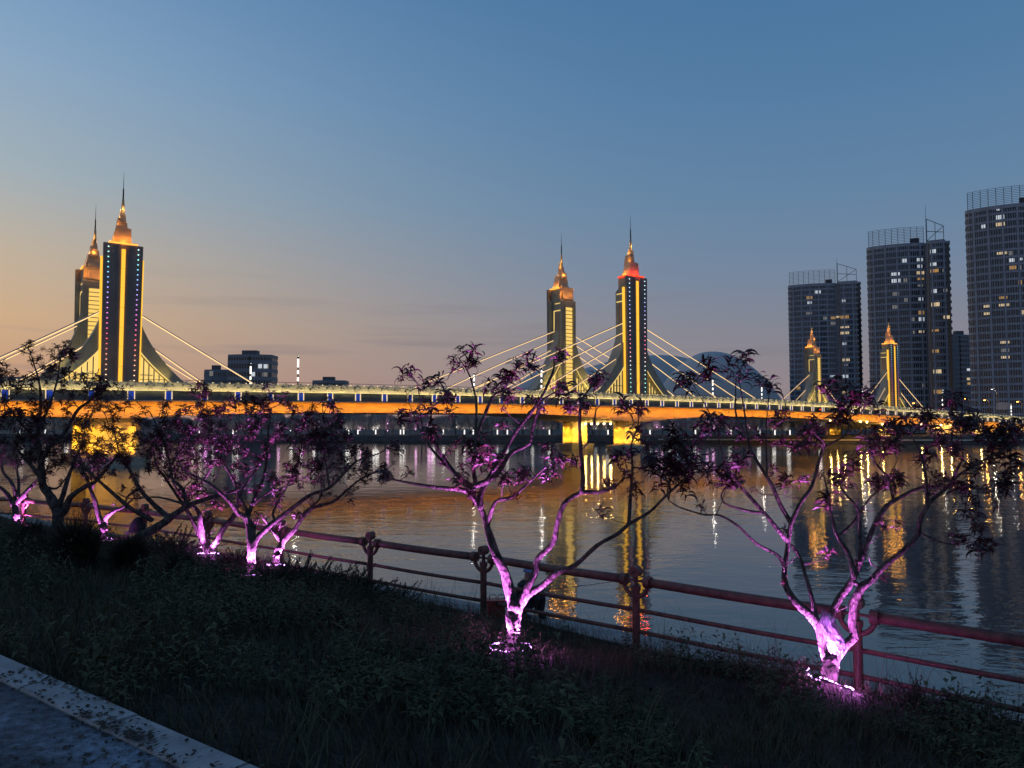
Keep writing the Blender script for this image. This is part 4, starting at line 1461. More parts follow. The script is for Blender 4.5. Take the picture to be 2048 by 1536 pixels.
def tree(label, base_d, branches, clusters, lit=True, spread=0.0, extra=1.0, csize=1.0, ring=None, rscale=1.0, power=1.0):
    """branches: [(end depth offset, [(px, py, radius px), ...])] the first is the trunk; clusters: [(px, py, size px)]"""
    rr = tree_rand
    base = None
    built = []          # (px, py, depth, world point, radius)
    paths = []
    for bi, (dd, pts) in enumerate(branches):
        if bi == 0:
            d0 = base_d
        else:
            q = min(built, key=lambda e: (e[0] - pts[0][0]) ** 2 + (e[1] - pts[0][1]) ** 2)
            d0 = q[2]
        sm = catmull(pts, 4)
        n = len(sm)
        L = [0]
        for i in range(1, n):
            L.append(L[-1] + math.hypot(sm[i][0] - sm[i - 1][0], sm[i][1] - sm[i - 1][1]))
        wpts, rad = [], []
        for i, (x, y, r) in enumerate(sm):
            f = L[i] / max(1e-6, L[-1])
            d = d0 + dd * f + .05 * math.sin(f * 9 + bi)
            w = P(x, y, d)
            wpts.append(w); rad.append(max(.004, r * (.86 if bi == 0 else rscale * max(.60, .88 - .36 * f)) * d / FPX))
            built.append((x, y, d, w, rad[-1]))
        paths.append((wpts, rad))
    # carry the trunk down into the soil
    w0, r0 = paths[0][0][0], paths[0][1][0]
    gz = ground(w0.x, w0.y)
    foot = [Vector((w0.x, w0.y, min(gz, w0.z) - .12)), Vector((w0.x, w0.y, min(gz, w0.z - .02)))]
    paths[0] = (foot + paths[0][0], [r0 * 1.3, r0 * 1.1] + paths[0][1])
    root = thing('peach_tree', label, 'tree', (w0.x, w0.y, gz), 0, 'peach trees on the bank')
    off = Vector((w0.x, w0.y, gz))
    for bi, (wp, rd) in enumerate(paths):
        # round both ends off so that joints read as grown together
        te = (wp[-1] - wp[-2]).normalized(); re_ = rd[-1]
        wp = wp + [wp[-1] + te * re_ * .55, wp[-1] + te * re_ * .9]; rd = rd + [re_ * .78, re_ * .25]
        if bi:
            ts_ = (wp[0] - wp[1]).normalized(); rs_ = rd[0]
            wp = [wp[0] + ts_ * rs_ * .9, wp[0] + ts_ * rs_ * .55] + wp; rd = [rs_ * .3, rs_ * .8] + rd
        mb = MB().tube([p - off for p in wp], rd, n=12 if rd[0] > .03 else 8, wob=.30 if rd[0] > .03 else .2)
        mb.build('trunk' if bi == 0 else 'branch', 'bark', root, smooth=True)
    # leaf clusters with the twigs that carry them
    tw = MB()
    ends = [(b[0], b[1]) for b in built]
    def put(x, y, d, s):
        w = P(x, y, d)
        link('leaf_cluster', rr.choice(LC), root, w - off, (rr.gauss(0, .25), rr.gauss(0, .25), rr.uniform(0, 6.3)), s)
        return w
    for (x, y, sz) in clusters:
        q = min(built, key=lambda e: (e[0] - x) ** 2 + ((e[1] - y) * .8) ** 2)
        d = q[2] + rr.uniform(-.35, .45) * (1 if lit else 1.3)
        n = max(2, int(round(sz / 9.5 * extra)))
        c = P(x, y, d)
        for k in range(n):
            xx = x + rr.gauss(0, sz * .40); yy = y + rr.gauss(0, sz * .40)
            w = put(xx, yy, d + rr.gauss(0, .12), rr.uniform(.7, 1.2) * csize)
            midp = (w + c) / 2 + Vector((rr.gauss(0, .02), rr.gauss(0, .02), -.02))
            tw.tube([c - off, midp - off, w - off], [.006, .005, .003], n=4, cap=False)
        a = q[3]
        dist = (c - a).length
        if dist > .03:
            m1 = a.lerp(c, .35) + Vector((rr.gauss(0, .04), rr.gauss(0, .04), -.04 * dist)); m2 = a.lerp(c, .7) + Vector((rr.gauss(0, .04), rr.gauss(0, .04), .02))
            tw.tube([p - off for p in (a, m1, m2, c)], [min(.014, q[4] * .7), .010, .008, .005], n=5, cap=False)
    # short side twigs along the limbs, some with a few leaves
    limbs = [e for e in built if e[4] < .05 and e[1] < branches[0][1][0][1] - 90 * 9.7 / base_d]
    for _ in range(46 if base_d < 12 else 30):
        e = rr.choice(limbs)
        dr = Vector((rr.gauss(0, 1), rr.gauss(0, .8), rr.uniform(-.2, 1.3))).normalized()
        L_ = rr.uniform(.12, .42)
        p0, p1 = e[3], e[3] + dr * L_ * .5 + Vector((rr.gauss(0, .03), rr.gauss(0, .03), 0))
        p2 = p1 + (dr + Vector((rr.gauss(0, .4), rr.gauss(0, .4), .3))).normalized() * L_ * .5
        r_ = min(.008, e[4] * .6)
        tw.tube([p - off for p in (p0, p1, p2)], [r_, r_ * .7, .002], n=5, cap=False)
        if rr.random() < .5:
            link('leaf_cluster', rr.choice(LC), root, p2 - off, (rr.gauss(0, .3), rr.gauss(0, .3), rr.uniform(0, 6.3)), rr.uniform(.45, .85))
    tw.build('twigs', 'bark', root)['kind'] = 'stuff'
    if lit and ring:
        led_ring(ring[0], w0, gz, r0, ring[1], ring[2], ring[3], power)
    return root


def led_ring(label, w0, gz, r0, rad, tiltx, z_up, power):
    LIT_FEET.append((w0.x, w0.y))
    c = Vector((w0.x, w0.y, w0.z + z_up))
    root = thing('led_ring', label, 'light ring', c, 0, 'purple light rings round the tree trunks')
    R_ = Matrix.Rotation(tiltx[0], 3, 'X') @ Matrix.Rotation(tiltx[1], 3, 'Y')
    pts = [R_ @ Vector((rad * math.cos(a), rad * math.sin(a), 0)) for a in np.linspace(0, 2 * math.pi, 29)]
    MB().tube(pts, .010, n=6, cap=False).build('strip', 'rubber', root)
    mb = MB()
    for k in range(26):
        a = 2 * math.pi * k / 26
        rj = rad * (1 + .05 * math.sin(3 * a + rad * 40))
        p = R_ @ Vector((rj * math.cos(a), rj * math.sin(a), .016 + .008 * math.sin(5 * a)))
        t = R_ @ Vector((-math.sin(a), math.cos(a), 0))
        if (k * 7) % 11 in (3, 8):
            continue
        L_ = (.010, .024, .032, .016)[(k * 5) % 4]
        mb.tube([p - t * L_ * .8, p + t * L_ * .8], .008, n=6)
    mb.build('led_beads', 'led_ring', root)
    for k in range(5):
        a = 2 * math.pi * (k + .25) / 5
        p = R_ @ Vector((rad * math.cos(a), rad * math.sin(a), .05))
        aim = Vector((-p.x * .75, -p.y * .75, 1.0))
        pb = R_ @ Vector((rad * 1.02 * math.cos(a + .6), rad * 1.02 * math.sin(a + .6), .045))
        lamp('ring_glow', 'POINT', pb, 7 * power, (0.80, 0.22, 1.0), root, radius=.02)
        lamp('ring_light', 'SPOT', p, 520 * power, (0.80, 0.20, 1.0), root, aim=aim, spot=72, blend=.8, radius=.03)


# --- the tree in the middle of the view
def C(l): return [(780 + x / 2.363, 680 + y / 2.363, r) for x, y, r in l]


tree('peach tree nearest the middle, lit purple from a full light ring', 9.7, [
    (0, C([(573, 1462, 17), (580, 1400, 16), (582, 1330, 17), (590, 1262, 17)])),
    (.15, C([(588, 1285, 13), (572, 1222, 13), (545, 1110, 12), (500, 1010, 12), (468, 915, 11), (458, 880, 10), (440, 820, 9.5), (400, 750, 9), (370, 718, 8)])),
    (-.5, C([(372, 720, 6), (340, 708, 5.5), (215, 695, 4.5), (120, 680, 4), (20, 660, 3), (-60, 640, 2)])),
    (-.2, C([(375, 712, 7), (400, 690, 7), (470, 660, 6.5), (520, 612, 6.5), (570, 535, 6), (655, 490, 5.5), (672, 430, 5), (692, 360, 4.5), (715, 290, 3.5), (790, 240, 2)])),
    (.5, C([(428, 790, 8), (430, 720, 7), (490, 612, 6), (560, 490, 5.5), (620, 400, 5), (690, 310, 4.5), (760, 180, 4), (782, 90, 2)])),
    (.4, C([(378, 705, 6), (300, 620, 5.5), (240, 540, 5), (215, 495, 4.5), (165, 450, 3), (130, 410, 2)])),
    (.7, C([(385, 690, 5), (320, 640, 4.5), (235, 560, 4), (170, 470, 3), (140, 330, 2)])),
    (.3, C([(405, 690, 5.5), (395, 590, 5), (408, 460, 5), (440, 370, 5), (490, 262, 4.5), (530, 240, 3), (600, 130, 2)])),
    (.8, C([(400, 560, 4), (406, 430, 3.5), (408, 300, 3.2), (395, 230, 3), (368, 150, 2.5), (320, 80, 1.5)])),
    (-.45, C([(458, 885, 6), (475, 820, 5), (490, 782, 4.5), (512, 756, 4), (580, 740, 3.5), (640, 690, 3), (740, 602, 2.5), (860, 568, 1.5)])),
    (-.1, C([(597, 1290, 12), (640, 1190, 10), (690, 1090, 9), (702, 1030, 8.5), (770, 960, 8), (790, 870, 8), (820, 780, 8), (862, 740, 7.5), (918, 714, 6.5)])),
    (.35, C([(910, 718, 6), (912, 650, 5.5), (902, 520, 5), (896, 400, 4.5), (906, 290, 4), (950, 220, 3), (992, 155, 2)])),
    (-.2, C([(905, 718, 5.5), (1000, 716, 5), (1070, 690, 4), (1110, 640, 2)])),
    (-.6, C([(600, 1275, 11), (655, 1200, 9), (722, 1160, 7.5), (790, 1100, 7), (880, 1060, 6), (980, 970, 6), (1070, 920, 5.5), (1130, 870, 5.5), (1230, 810, 4.5), (1300, 740, 4), (1400, 650, 3), (1450, 600, 2)])),
    (.2, C([(1128, 872, 4.5), (1138, 720, 4), (1146, 600, 3.5), (1140, 500, 3), (1172, 400, 2.5), (1172, 300, 1.5)])),
    (.3, C([(965, 400, 2.5), (975, 330, 2), (1010, 300, 1.5)])),
], C([(125, 195, 30), (280, 165, 30), (265, 295, 34), (370, 58, 16), (160, 310, 20), (90, 355, 26), (180, 425, 18), (605, 110, 26), (540, 175, 24), (560, 250, 18), (480, 220, 12), (400, 500, 34), (440, 570, 28),
      (350, 668, 22), (785, 75, 22), (790, 250, 22), (700, 315, 18), (640, 628, 22), (560, 660, 18), (800, 530, 36), (770, 640, 22), (985, 180, 14), (850, 320, 10), (920, 320, 12), (1085, 610, 36), (1050, 690, 22),
      (1150, 700, 16), (1180, 440, 22), (1180, 340, 16), (1100, 345, 13), (1300, 560, 30), (1360, 500, 32), (1280, 640, 22), (1380, 640, 26), (492, 602, 8), (1220, 520, 16), (375, 120, 10), (-30, 640, 16), (860, 580, 12), (1250, 610, 18)]),
     ring=('full purple light ring round the middle tree trunk', .25, (-.02, 0), .02), power=1.15)


# --- the tree at the right
def D(l): return [(1300 + x / 2.134, 720 + y / 2.134, r) for x, y, r in l]


tree('right-hand peach tree with a plastic bag in its fork, lit purple', 9.6, [
    (0, D([(770, 1390, 19), (768, 1340, 17), (768, 1290, 19)])),
    (.2, D([(760, 1300, 14), (740, 1230, 14), (720, 1140, 14), (680, 1088, 14), (612, 1020, 13), (576, 950, 11), (576, 880, 10), (590, 780, 9.5), (602, 685, 9)])),
    (.4, D([(598, 690, 7), (562, 628, 6.5), (512, 520, 6), (450, 420, 5), (420, 350, 4), (400, 200, 3), (375, 60, 1.5)])),
    (.3, D([(604, 690, 6.5), (640, 612, 6), (690, 540, 6), (722, 430, 5.5), (745, 372, 5), (830, 322, 3.5), (860, 240, 2)])),
    (-.3, D([(584, 770, 7), (502, 670, 6), (432, 590, 6), (380, 530, 5), (322, 440, 4), (290, 320, 2)])),
    (-.5, D([(470, 652, 4.5), (402, 640, 4), (320, 612, 3.5), (306, 570, 3), (330, 540, 2)])),
    (-.6, D([(574, 880, 6), (542, 832, 5), (452, 782, 4.5), (380, 712, 4), (300, 664, 4), (230, 660, 3.5), (130, 630, 3), (80, 600, 2)])),
    (.5, D([(715, 1130, 8), (690, 1010, 7), (660, 910, 7), (640, 842, 6.5), (604, 790, 6)])),
    (-.2, D([(752, 1180, 12), (770, 1100, 11), (800, 1030, 11), (850, 960, 11), (882, 900, 9.5), (920, 800, 9), (960, 700, 9), (1012, 622, 9), (1062, 590, 8), (1150, 547, 6.5), (1250, 540, 5), (1330, 540, 4), (1420, 548, 2)])),
    (.2, D([(1040, 600, 5), (1012, 500, 4.5), (962, 440, 4), (942, 380, 3.5), (930, 335, 3), (875, 303, 2)])),
    (.5, D([(872, 930, 8), (850, 830, 7), (800, 750, 6.5), (772, 650, 5), (758, 570, 3.5), (740, 480, 2)])),
    (.35, D([(895, 860, 6), (896, 720, 5.5), (888, 640, 5), (832, 570, 4), (800, 520, 2)])),
    (.2, D([(802, 752, 4.5), (870, 690, 4), (930, 600, 3.5), (1005, 520, 2.5), (1060, 420, 1.5)])),
    (-.3, D([(775, 1310, 14), (822, 1230, 14), (872, 1178, 13), (862, 1120, 12), (872, 1030, 12), (905, 970, 12), (942, 940, 10), (1000, 880, 9), (1080, 812, 9), (1140, 750, 8), (1152, 690, 8), (1190, 612, 8), (1250, 560, 7), (1320, 490, 6), (1420, 430, 5), (1540, 370, 3), (1600, 340, 2)])),
    (.4, D([(1184, 620, 5), (1176, 490, 4.5), (1152, 390, 4), (1112, 320, 2.5)])),
    (-.3, D([(1290, 515, 5), (1315, 460, 4), (1335, 410, 3), (1325, 310, 2)])),
    (-.4, D([(1160, 740, 3), (1220, 770, 2.5), (1310, 790, 2), (1400, 770, 1.5)])),
    (.3, D([(875, 950, 7), (900, 965, 7), (925, 972, 6)])),
    (.35, D([(500, 500, 3), (495, 300, 2.5), (510, 130, 1.5)])),
    (.1, D([(300, 320, 2.5), (240, 200, 2), (175, 90, 1.5)])),
    (.5, D([(425, 340, 2.5), (370, 250, 3), (366, 120, 2.5), (370, 50, 1.5)])),
], D([(165, 80, 30), (260, 50, 26), (370, 55, 30), (515, 120, 26), (790, 130, 34), (830, 190, 28), (880, 215, 34), (935, 180, 28), (830, 250, 24), (290, 300, 34), (215, 300, 26), (100, 380, 34), (180, 430, 30), (60, 440, 30),
      (120, 520, 26), (310, 500, 30), (360, 540, 18), (460, 330, 32), (560, 275, 26), (590, 370, 26), (580, 512, 20), (712, 310, 26), (690, 360, 18), (850, 470, 34), (800, 520, 28), (780, 600, 22), (950, 530, 28), (1030, 510, 26),
      (940, 380, 30), (1030, 310, 36), (1000, 370, 30), (1100, 270, 28), (1180, 240, 24), (1310, 240, 36), (1335, 310, 32), (1400, 270, 32), (1280, 195, 24), (1450, 330, 34), (1510, 290, 32), (1540, 380, 30), (1560, 470, 26), (1450, 420, 26),
      (1380, 470, 26), (1340, 570, 26), (1400, 640, 28), (1300, 770, 22), (1430, 775, 32), (1220, 520, 20), (1180, 450, 24), (1300, 400, 24), (1440, 560, 24), (1500, 520, 22), (1390, 690, 22), (380, 420, 24), (1550, 300, 28), (250, 470, 20), (680, 290, 16), (1240, 300, 26)]),
     ring=('tilted purple light ring round the right-hand tree trunk', .26, (-.27, .34), .02), rscale=.80, power=.95)


# --- trees of the left half
def Bq(l): return [(350 + x / 3.49, 780 + y / 3.49, r) for x, y, r in l]


tree('peach tree with a straight lit purple trunk, left of the middle', 16.2, [
    (0, Bq([(525, 1300, 10.5), (530, 1210, 10), (535, 1130, 10), (528, 1010, 10), (520, 940, 9), (490, 880, 8)])),
    (-.3, Bq([(492, 885, 6.5), (440, 860, 5.5), (390, 790, 5), (330, 730, 4.5), (250, 660, 4.5), (180, 620, 4), (60, 560, 3), (20, 480, 2)])),
    (.3, Bq([(505, 880, 5), (500, 840, 4.5), (462, 770, 4.5), (456, 730, 4), (500, 650, 3.5), (560, 560, 3), (580, 480, 2)])),
    (.5, Bq([(515, 870, 5), (545, 780, 4.5), (600, 660, 4), (628, 560, 4), (640, 430, 3.5), (652, 280, 3), (662, 180, 2), (640, 90, 1.2)])),
    (-.2, Bq([(545, 800, 3), (620, 740, 3), (690, 700, 2.6), (820, 660, 2)])),
    (0, Bq([(540, 1120, 8), (562, 1050, 7.5), (602, 1000, 7), (680, 930, 6.5), (762, 870, 6), (850, 800, 5.5), (950, 730, 5), (1080, 680, 4.5), (1200, 560, 4), (1282, 490, 3), (1430, 440, 2), (1500, 390, 1.2)])),
    (.3, Bq([(1080, 680, 3), (1060, 560, 2.6), (1040, 430, 2), (1060, 280, 1.4)])),
    (.2, Bq([(700, 910, 3.5), (690, 840, 3), (800, 640, 2.5), (860, 500, 2), (880, 400, 1.4)])),
    (.2, Bq([(545, 1040, 5), (560, 960, 4), (585, 900, 3)])),
], Bq([(460, 100, 24), (560, 80, 30), (620, 130, 26), (670, 180, 16), (770, 90, 20), (560, 240, 30), (500, 330, 28), (600, 390, 20), (440, 530, 26), (350, 440, 24), (880, 430, 24), (870, 500, 22), (850, 560, 14), (1000, 400, 38), (1050, 320, 38), (1120, 250, 36), (1150, 210, 30),
       (1000, 500, 30), (1060, 470, 34), (1230, 420, 24), (1200, 470, 22), (1350, 470, 20), (1520, 380, 22), (710, 710, 18), (550, 690, 12), (680, 650, 18), (760, 610, 18), (860, 620, 20), (930, 280, 34), (950, 550, 26), (1180, 330, 26), (780, 240, 26), (840, 340, 24), (700, 330, 20), (600, 500, 16), (640, 60, 24), (1030, 100, 20), (940, 180, 26), (980, 330, 34), (1080, 400, 34), (1000, 250, 30), (480, 430, 24), (420, 300, 26), (540, 160, 24)]),
     ring=('thin purple light ring round the straight lit trunk', .26, (-.17, 0), .01), extra=1.7, power=1.0)

tree('slanting lit peach tree close behind the straight trunked one', 17.4, [
    (0, Bq([(700, 1230, 9), (708, 1160, 8.5), (722, 1110, 8)])),
    (.2, Bq([(718, 1130, 7.5), (762, 1050, 7), (830, 980, 6), (880, 905, 5), (960, 825, 4.5), (1100, 780, 4), (1200, 700, 3.5), (1300, 620, 3), (1450, 560, 2), (1530, 610, 1.2)])),
    (-.2, Bq([(740, 1060, 4.5), (700, 1010, 4), (660, 955, 3), (600, 880, 2)])),
    (.4, Bq([(880, 910, 3.5), (900, 860, 3), (1010, 760, 2.5), (1020, 640, 1.6)])),
    (.2, Bq([(735, 1060, 3), (730, 960, 2.5), (760, 880, 1.6)])),
], Bq([(1370, 560, 28), (1300, 600, 24), (1440, 560, 22), (1240, 710, 28), (1100, 560, 28), (1150, 600, 24), (1350, 650, 16), (1260, 560, 24), (1500, 620, 12), (850, 860, 14), (740, 815, 14), (1020, 620, 24), (1130, 510, 24), (880, 690, 18)]),
     ring=('faint purple light ring behind the straight lit trunk', .22, (-.12, 0), .02), extra=1.1, power=.8)

tree('lit peach tree forked like a V from the ground', 18.4, [
    (0, Bq([(238, 1150, 10), (238, 1125, 10), (236, 1105, 9)])),
    (.1, Bq([(225, 1120, 8), (195, 1040, 7.5), (178, 940, 7), (168, 860, 6.5), (130, 812, 5), (60, 760, 4), (-20, 640, 3)])),
    (.3, Bq([(222, 1110, 6), (190, 1060, 5.5), (150, 970, 5.5), (100, 870, 5), (30, 760, 4.5), (-50, 640, 4), (-130, 520, 3), (-160, 380, 2)])),
    (-.2, Bq([(250, 1115, 8), (300, 1042, 7.5), (350, 950, 7.5), (410, 880, 6.5), (440, 775, 5), (420, 650, 4), (330, 480, 3), (330, 330, 2)])),
    (.3, Bq([(60, 760, 3), (190, 640, 3), (280, 470, 2), (250, 300, 1.4)])),
], Bq([(190, 20, 26), (340, 100, 24), (300, 330, 30), (120, 370, 34), (60, 250, 34), (200, 250, 32), (330, 520, 24), (200, 480, 30), (280, 800, 18), (70, 680, 26), (150, 690, 28), (30, 520, 34), (250, 150, 28), (-60, 420, 34), (-80, 560, 30), (-60, 280, 32), (100, 560, 30), (180, 110, 28), (420, 400, 26), (240, 400, 30), (10, 150, 26), (-150, 350, 30), (-140, 500, 26), (360, 230, 26), (90, 450, 30)]),
     ring=('purple light ring under the V forked tree', .24, (-.12, 0), .02), extra=1.6, power=.9)


def Aq(l): return [(x / 3.34, 740 + y / 3.34, r) for x, y, r in l]


tree('dark unlit peach tree leaning right over the fence, at left', 17.2, [
    (0, Aq([(870, 1230, 12), (885, 1180, 11), (930, 1120, 11), (1050, 1050, 9), (1150, 980, 8), (1250, 910, 6.5), (1400, 855, 5), (1500, 830, 4), (1640, 780, 2)])),
    (.3, Aq([(1120, 985, 6), (1000, 870, 5.5), (932, 790, 5), (862, 660, 4.5), (800, 560, 3), (760, 400, 2)])),
    (-.3, Aq([(1010, 1000, 6), (882, 930, 5.5), (762, 830, 5), (660, 740, 4.5), (560, 650, 3.5), (470, 560, 2)])),
    (.4, Aq([(1245, 915, 5), (1222, 800, 4.5), (1150, 720, 4), (1130, 600, 3.5), (1060, 400, 2.5), (1000, 280, 1.5)])),
    (-.2, Aq([(1260, 905, 3), (1060, 850, 2.5), (880, 860, 2), (780, 820, 1.4)])),
    (.2, Aq([(930, 790, 4), (850, 850, 3), (840, 930, 2)])),
    (.3, Aq([(1140, 640, 3), (1240, 480, 2.5), (1330, 330, 2), (1380, 150, 1.2)])),
], Aq([(760, 400, 34), (700, 520, 34), (820, 500, 34), (640, 560, 30), (900, 420, 32), (980, 350, 34), (1060, 440, 36), (1130, 380, 34), (1000, 520, 32), (1130, 540, 34), (1250, 400, 34), (1300, 520, 34), (1220, 600, 30), (1040, 640, 26), (1170, 680, 26), (1320, 680, 26), (600, 480, 30), (560, 380, 26), (1380, 130, 20), (940, 560, 28), (1330, 300, 28),
       (660, 250, 30), (720, 170, 28), (820, 130, 18), (590, 330, 26), (760, 290, 30), (1090, 260, 24), (1440, 500, 26), (1180, 460, 34), (860, 600, 28), (700, 650, 22), (1390, 420, 30)]), lit=False, extra=1.6)

tree('big dark unlit peach tree at the left with a thick trunk', 18.6, [
    (0, Aq([(385, 1130, 14), (388, 1050, 12), (386, 960, 12), (372, 890, 12)])),
    (.2, Aq([(365, 910, 11), (340, 850, 10), (292, 780, 9), (280, 700, 8.5), (272, 600, 7.5), (252, 450, 6), (270, 250, 4.5), (265, 100, 3), (220, -60, 2), (190, -150, 1.2)])),
    (-.3, Aq([(392, 980, 9), (432, 940, 8.5), (472, 850, 7.5), (560, 785, 6.5), (642, 740, 5.5), (720, 650, 4), (800, 540, 2.5)])),
    (.3, Aq([(400, 900, 6), (432, 800, 6), (462, 700, 5), (520, 560, 3.5), (560, 430, 2)])),
    (-.2, Aq([(275, 620, 5.5), (340, 500, 5), (430, 420, 5), (480, 330, 4.5), (530, 255, 4.5), (590, 215, 4), (650, 140, 3), (680, 60, 1.5)])),
    (.4, Aq([(285, 740, 5), (210, 640, 4.5), (120, 540, 4), (40, 470, 3), (-60, 420, 2)])),
    (.1, Aq([(258, 470, 4), (160, 380, 3.5), (80, 280, 3), (10, 190, 2)])),
    (.5, Aq([(262, 380, 4), (330, 240, 3), (380, 80, 2.5), (400, -60, 2), (430, -170, 1.2)])),
    (.2, Aq([(300, 780, 3), (380, 790, 3), (440, 720, 2)])),
], Aq([(60, 20, 34), (20, 110, 34), (130, 140, 28), (190, -150, 20), (210, 60, 26), (280, 20, 26), (250, -60, 18), (370, -60, 34), (420, -130, 30), (470, -90, 28), (330, -20, 24), (400, 60, 30), (330, 180, 28), (240, 200, 30), (430, 250, 30), (100, 260, 34), (30, 260, 34), (170, 330, 36), (60, 370, 36), (260, 330, 32), (340, 360, 34), (120, 440, 36), (20, 460, 34),
       (200, 480, 34), (300, 460, 30), (400, 480, 32), (250, 580, 34), (330, 580, 28), (90, 560, 28), (470, 440, 28), (520, 560, 30), (420, 590, 28), (480, 180, 24), (580, 150, 26), (640, 60, 28), (560, 60, 26), (620, 290, 26), (700, 110, 26), (250, 660, 28), (330, 680, 22), (160, 560, 30), (-40, 300, 34), (560, 640, 26), (640, 620, 26), (-30, 60, 34)]), lit=False, extra=1.6)

tree('small purple-lit peach tree beside the thick dark trunk', 22.4, [
    (0, Aq([(695, 1140, 8), (692, 1060, 7.5), (685, 1010, 7.5)])),
    (.2, Aq([(675, 1020, 6.5), (655, 960, 6), (632, 870, 5.5), (602, 790, 5), (572, 700, 4.5), (545, 620, 4), (520, 540, 2.5)])),
    (-.2, Aq([(695, 1020, 6), (712, 980, 5.5), (765, 940, 4), (832, 910, 3.5), (900, 850, 2.5)])),
    (.3, Aq([(610, 800, 3), (660, 680, 2.5), (650, 560, 1.5)])),
], Aq([(530, 560, 26), (600, 620, 20), (650, 560, 24), (560, 470, 26), (730, 520, 24), (480, 620, 20), (900, 800, 18), (300, 480, 10)]),
     ring=('pair of small purple lights at the foot of the small lit tree', .24, (0, 0), .02), extra=1.0, csize=1.0, power=.9)

tree('purple-lit peach tree at the far left edge', 26.0, [
    (0, Aq([(112, 1060, 9.5), (108, 980, 8), (104, 920, 8), (100, 890, 8)])),
    (.2, Aq([(92, 905, 6), (60, 845, 5.5), (20, 800, 5), (-40, 750, 4), (-120, 640, 2)])),
    (.1, Aq([(100, 895, 5), (100, 810, 4.5), (72, 745, 4.5), (24, 685, 4), (8, 610, 3.5), (40, 540, 2)])),
    (-.2, Aq([(110, 895, 6), (150, 840, 5.5), (205, 780, 4.5), (262, 720, 3.5), (330, 640, 2)])),
    (.3, Aq([(122, 850, 4), (125, 740, 3.5), (115, 660, 2.5), (150, 580, 1.5)])),
    (-.1, Aq([(205, 785, 2.5), (240, 768, 2), (275, 762, 1.4)])),
], Aq([(30, 560, 26), (110, 600, 24), (-30, 600, 26), (160, 570, 22), (20, 500, 26), (250, 460, 10), (-60, 500, 30), (70, 640, 16), (100, 500, 26)]),
     ring=('purple light ring at the far left edge', .30, (0, 0), .0), extra=1.0, power=1.0)


# ------------------------------------------------------------------ plastic bag caught in the fork of the right tree
def plastic_bag():
    m = bpy.data.materials.new('plastic')
    m.use_nodes = True
    b = m.node_tree.nodes['Principled BSDF']
    b.inputs['Base Color'].default_value = (.10, .10, .13, 1); b.inputs['Roughness'].default_value = .2
    b.inputs['Transmission Weight'].default_value = .25; b.inputs['Alpha'].default_value = .85
    M['plastic'] = m
    c = P(1664, 1268, 9.62)
    vv, ff = [], []
    nu_, nv = 16, 14
    for j in range(nv + 1):
        f = j / nv
        ph = math.pi * f
        for i in range(nu_):
            a = 2 * math.pi * i / nu_
            p = Vector((math.cos(a) * math.sin(ph), math.sin(a) * math.sin(ph), math.cos(ph)))
            k = 1 + .30 * noise.noise(p * 2.1 + Vector((4, 1, 7))) + .16 * noise.noise(p * 5.3)
            x, y, z = p.x * .125 * k * (1.1 - .35 * (1 - f)), p.y * .09 * k, p.z * .27 * k
            x += -.12 * (p.z) * .8
            vv.append((x, y, z))
    for j in range(nv):
        for i in range(nu_):
            a = j * nu_ + i; bb = j * nu_ + (i + 1) % nu_
            ff.append((a, bb, bb + nu_, a + nu_))
    me = bpy.data.meshes.new('plastic_bag'); me.from_pydata(vv, [], ff); me.materials.append(M['plastic'])
    tag(link('plastic_bag', me, None, c), 'crumpled clear plastic bag wedged in the fork of the right-hand tree', 'plastic bag')


plastic_bag()


# ------------------------------------------------------------------ angler on the bank, tackle box, rod and a dark bundle
def skin_mesh(name, verts, edges, radii, m, levels=2):
    me = bpy.data.meshes.new(name + '_cage'); me.from_pydata([tuple(v) for v in verts], edges, [])
    o = bpy.data.objects.new(name + '_cage', me); COL.objects.link(o)
    mod = o.modifiers.new('skin', 'SKIN')
    for v, r in zip(me.skin_vertices[0].data, radii):
        v.radius = (r, r) if not hasattr(r, '__len__') else r
    me.skin_vertices[0].data[0].use_root = True
    o.modifiers.new('sub', 'SUBSURF').levels = levels
    o.modifiers['sub'].render_levels = levels
    dg = bpy.context.evaluated_depsgraph_get(); dg.update()
    res = bpy.data.meshes.new_from_object(o.evaluated_get(dg))
    res.name = name
    bpy.data.objects.remove(o)
    res.materials.clear()
    for mm in m:
        res.materials.append(M[mm])
    for p in res.polygons: p.use_smooth = True
    return res


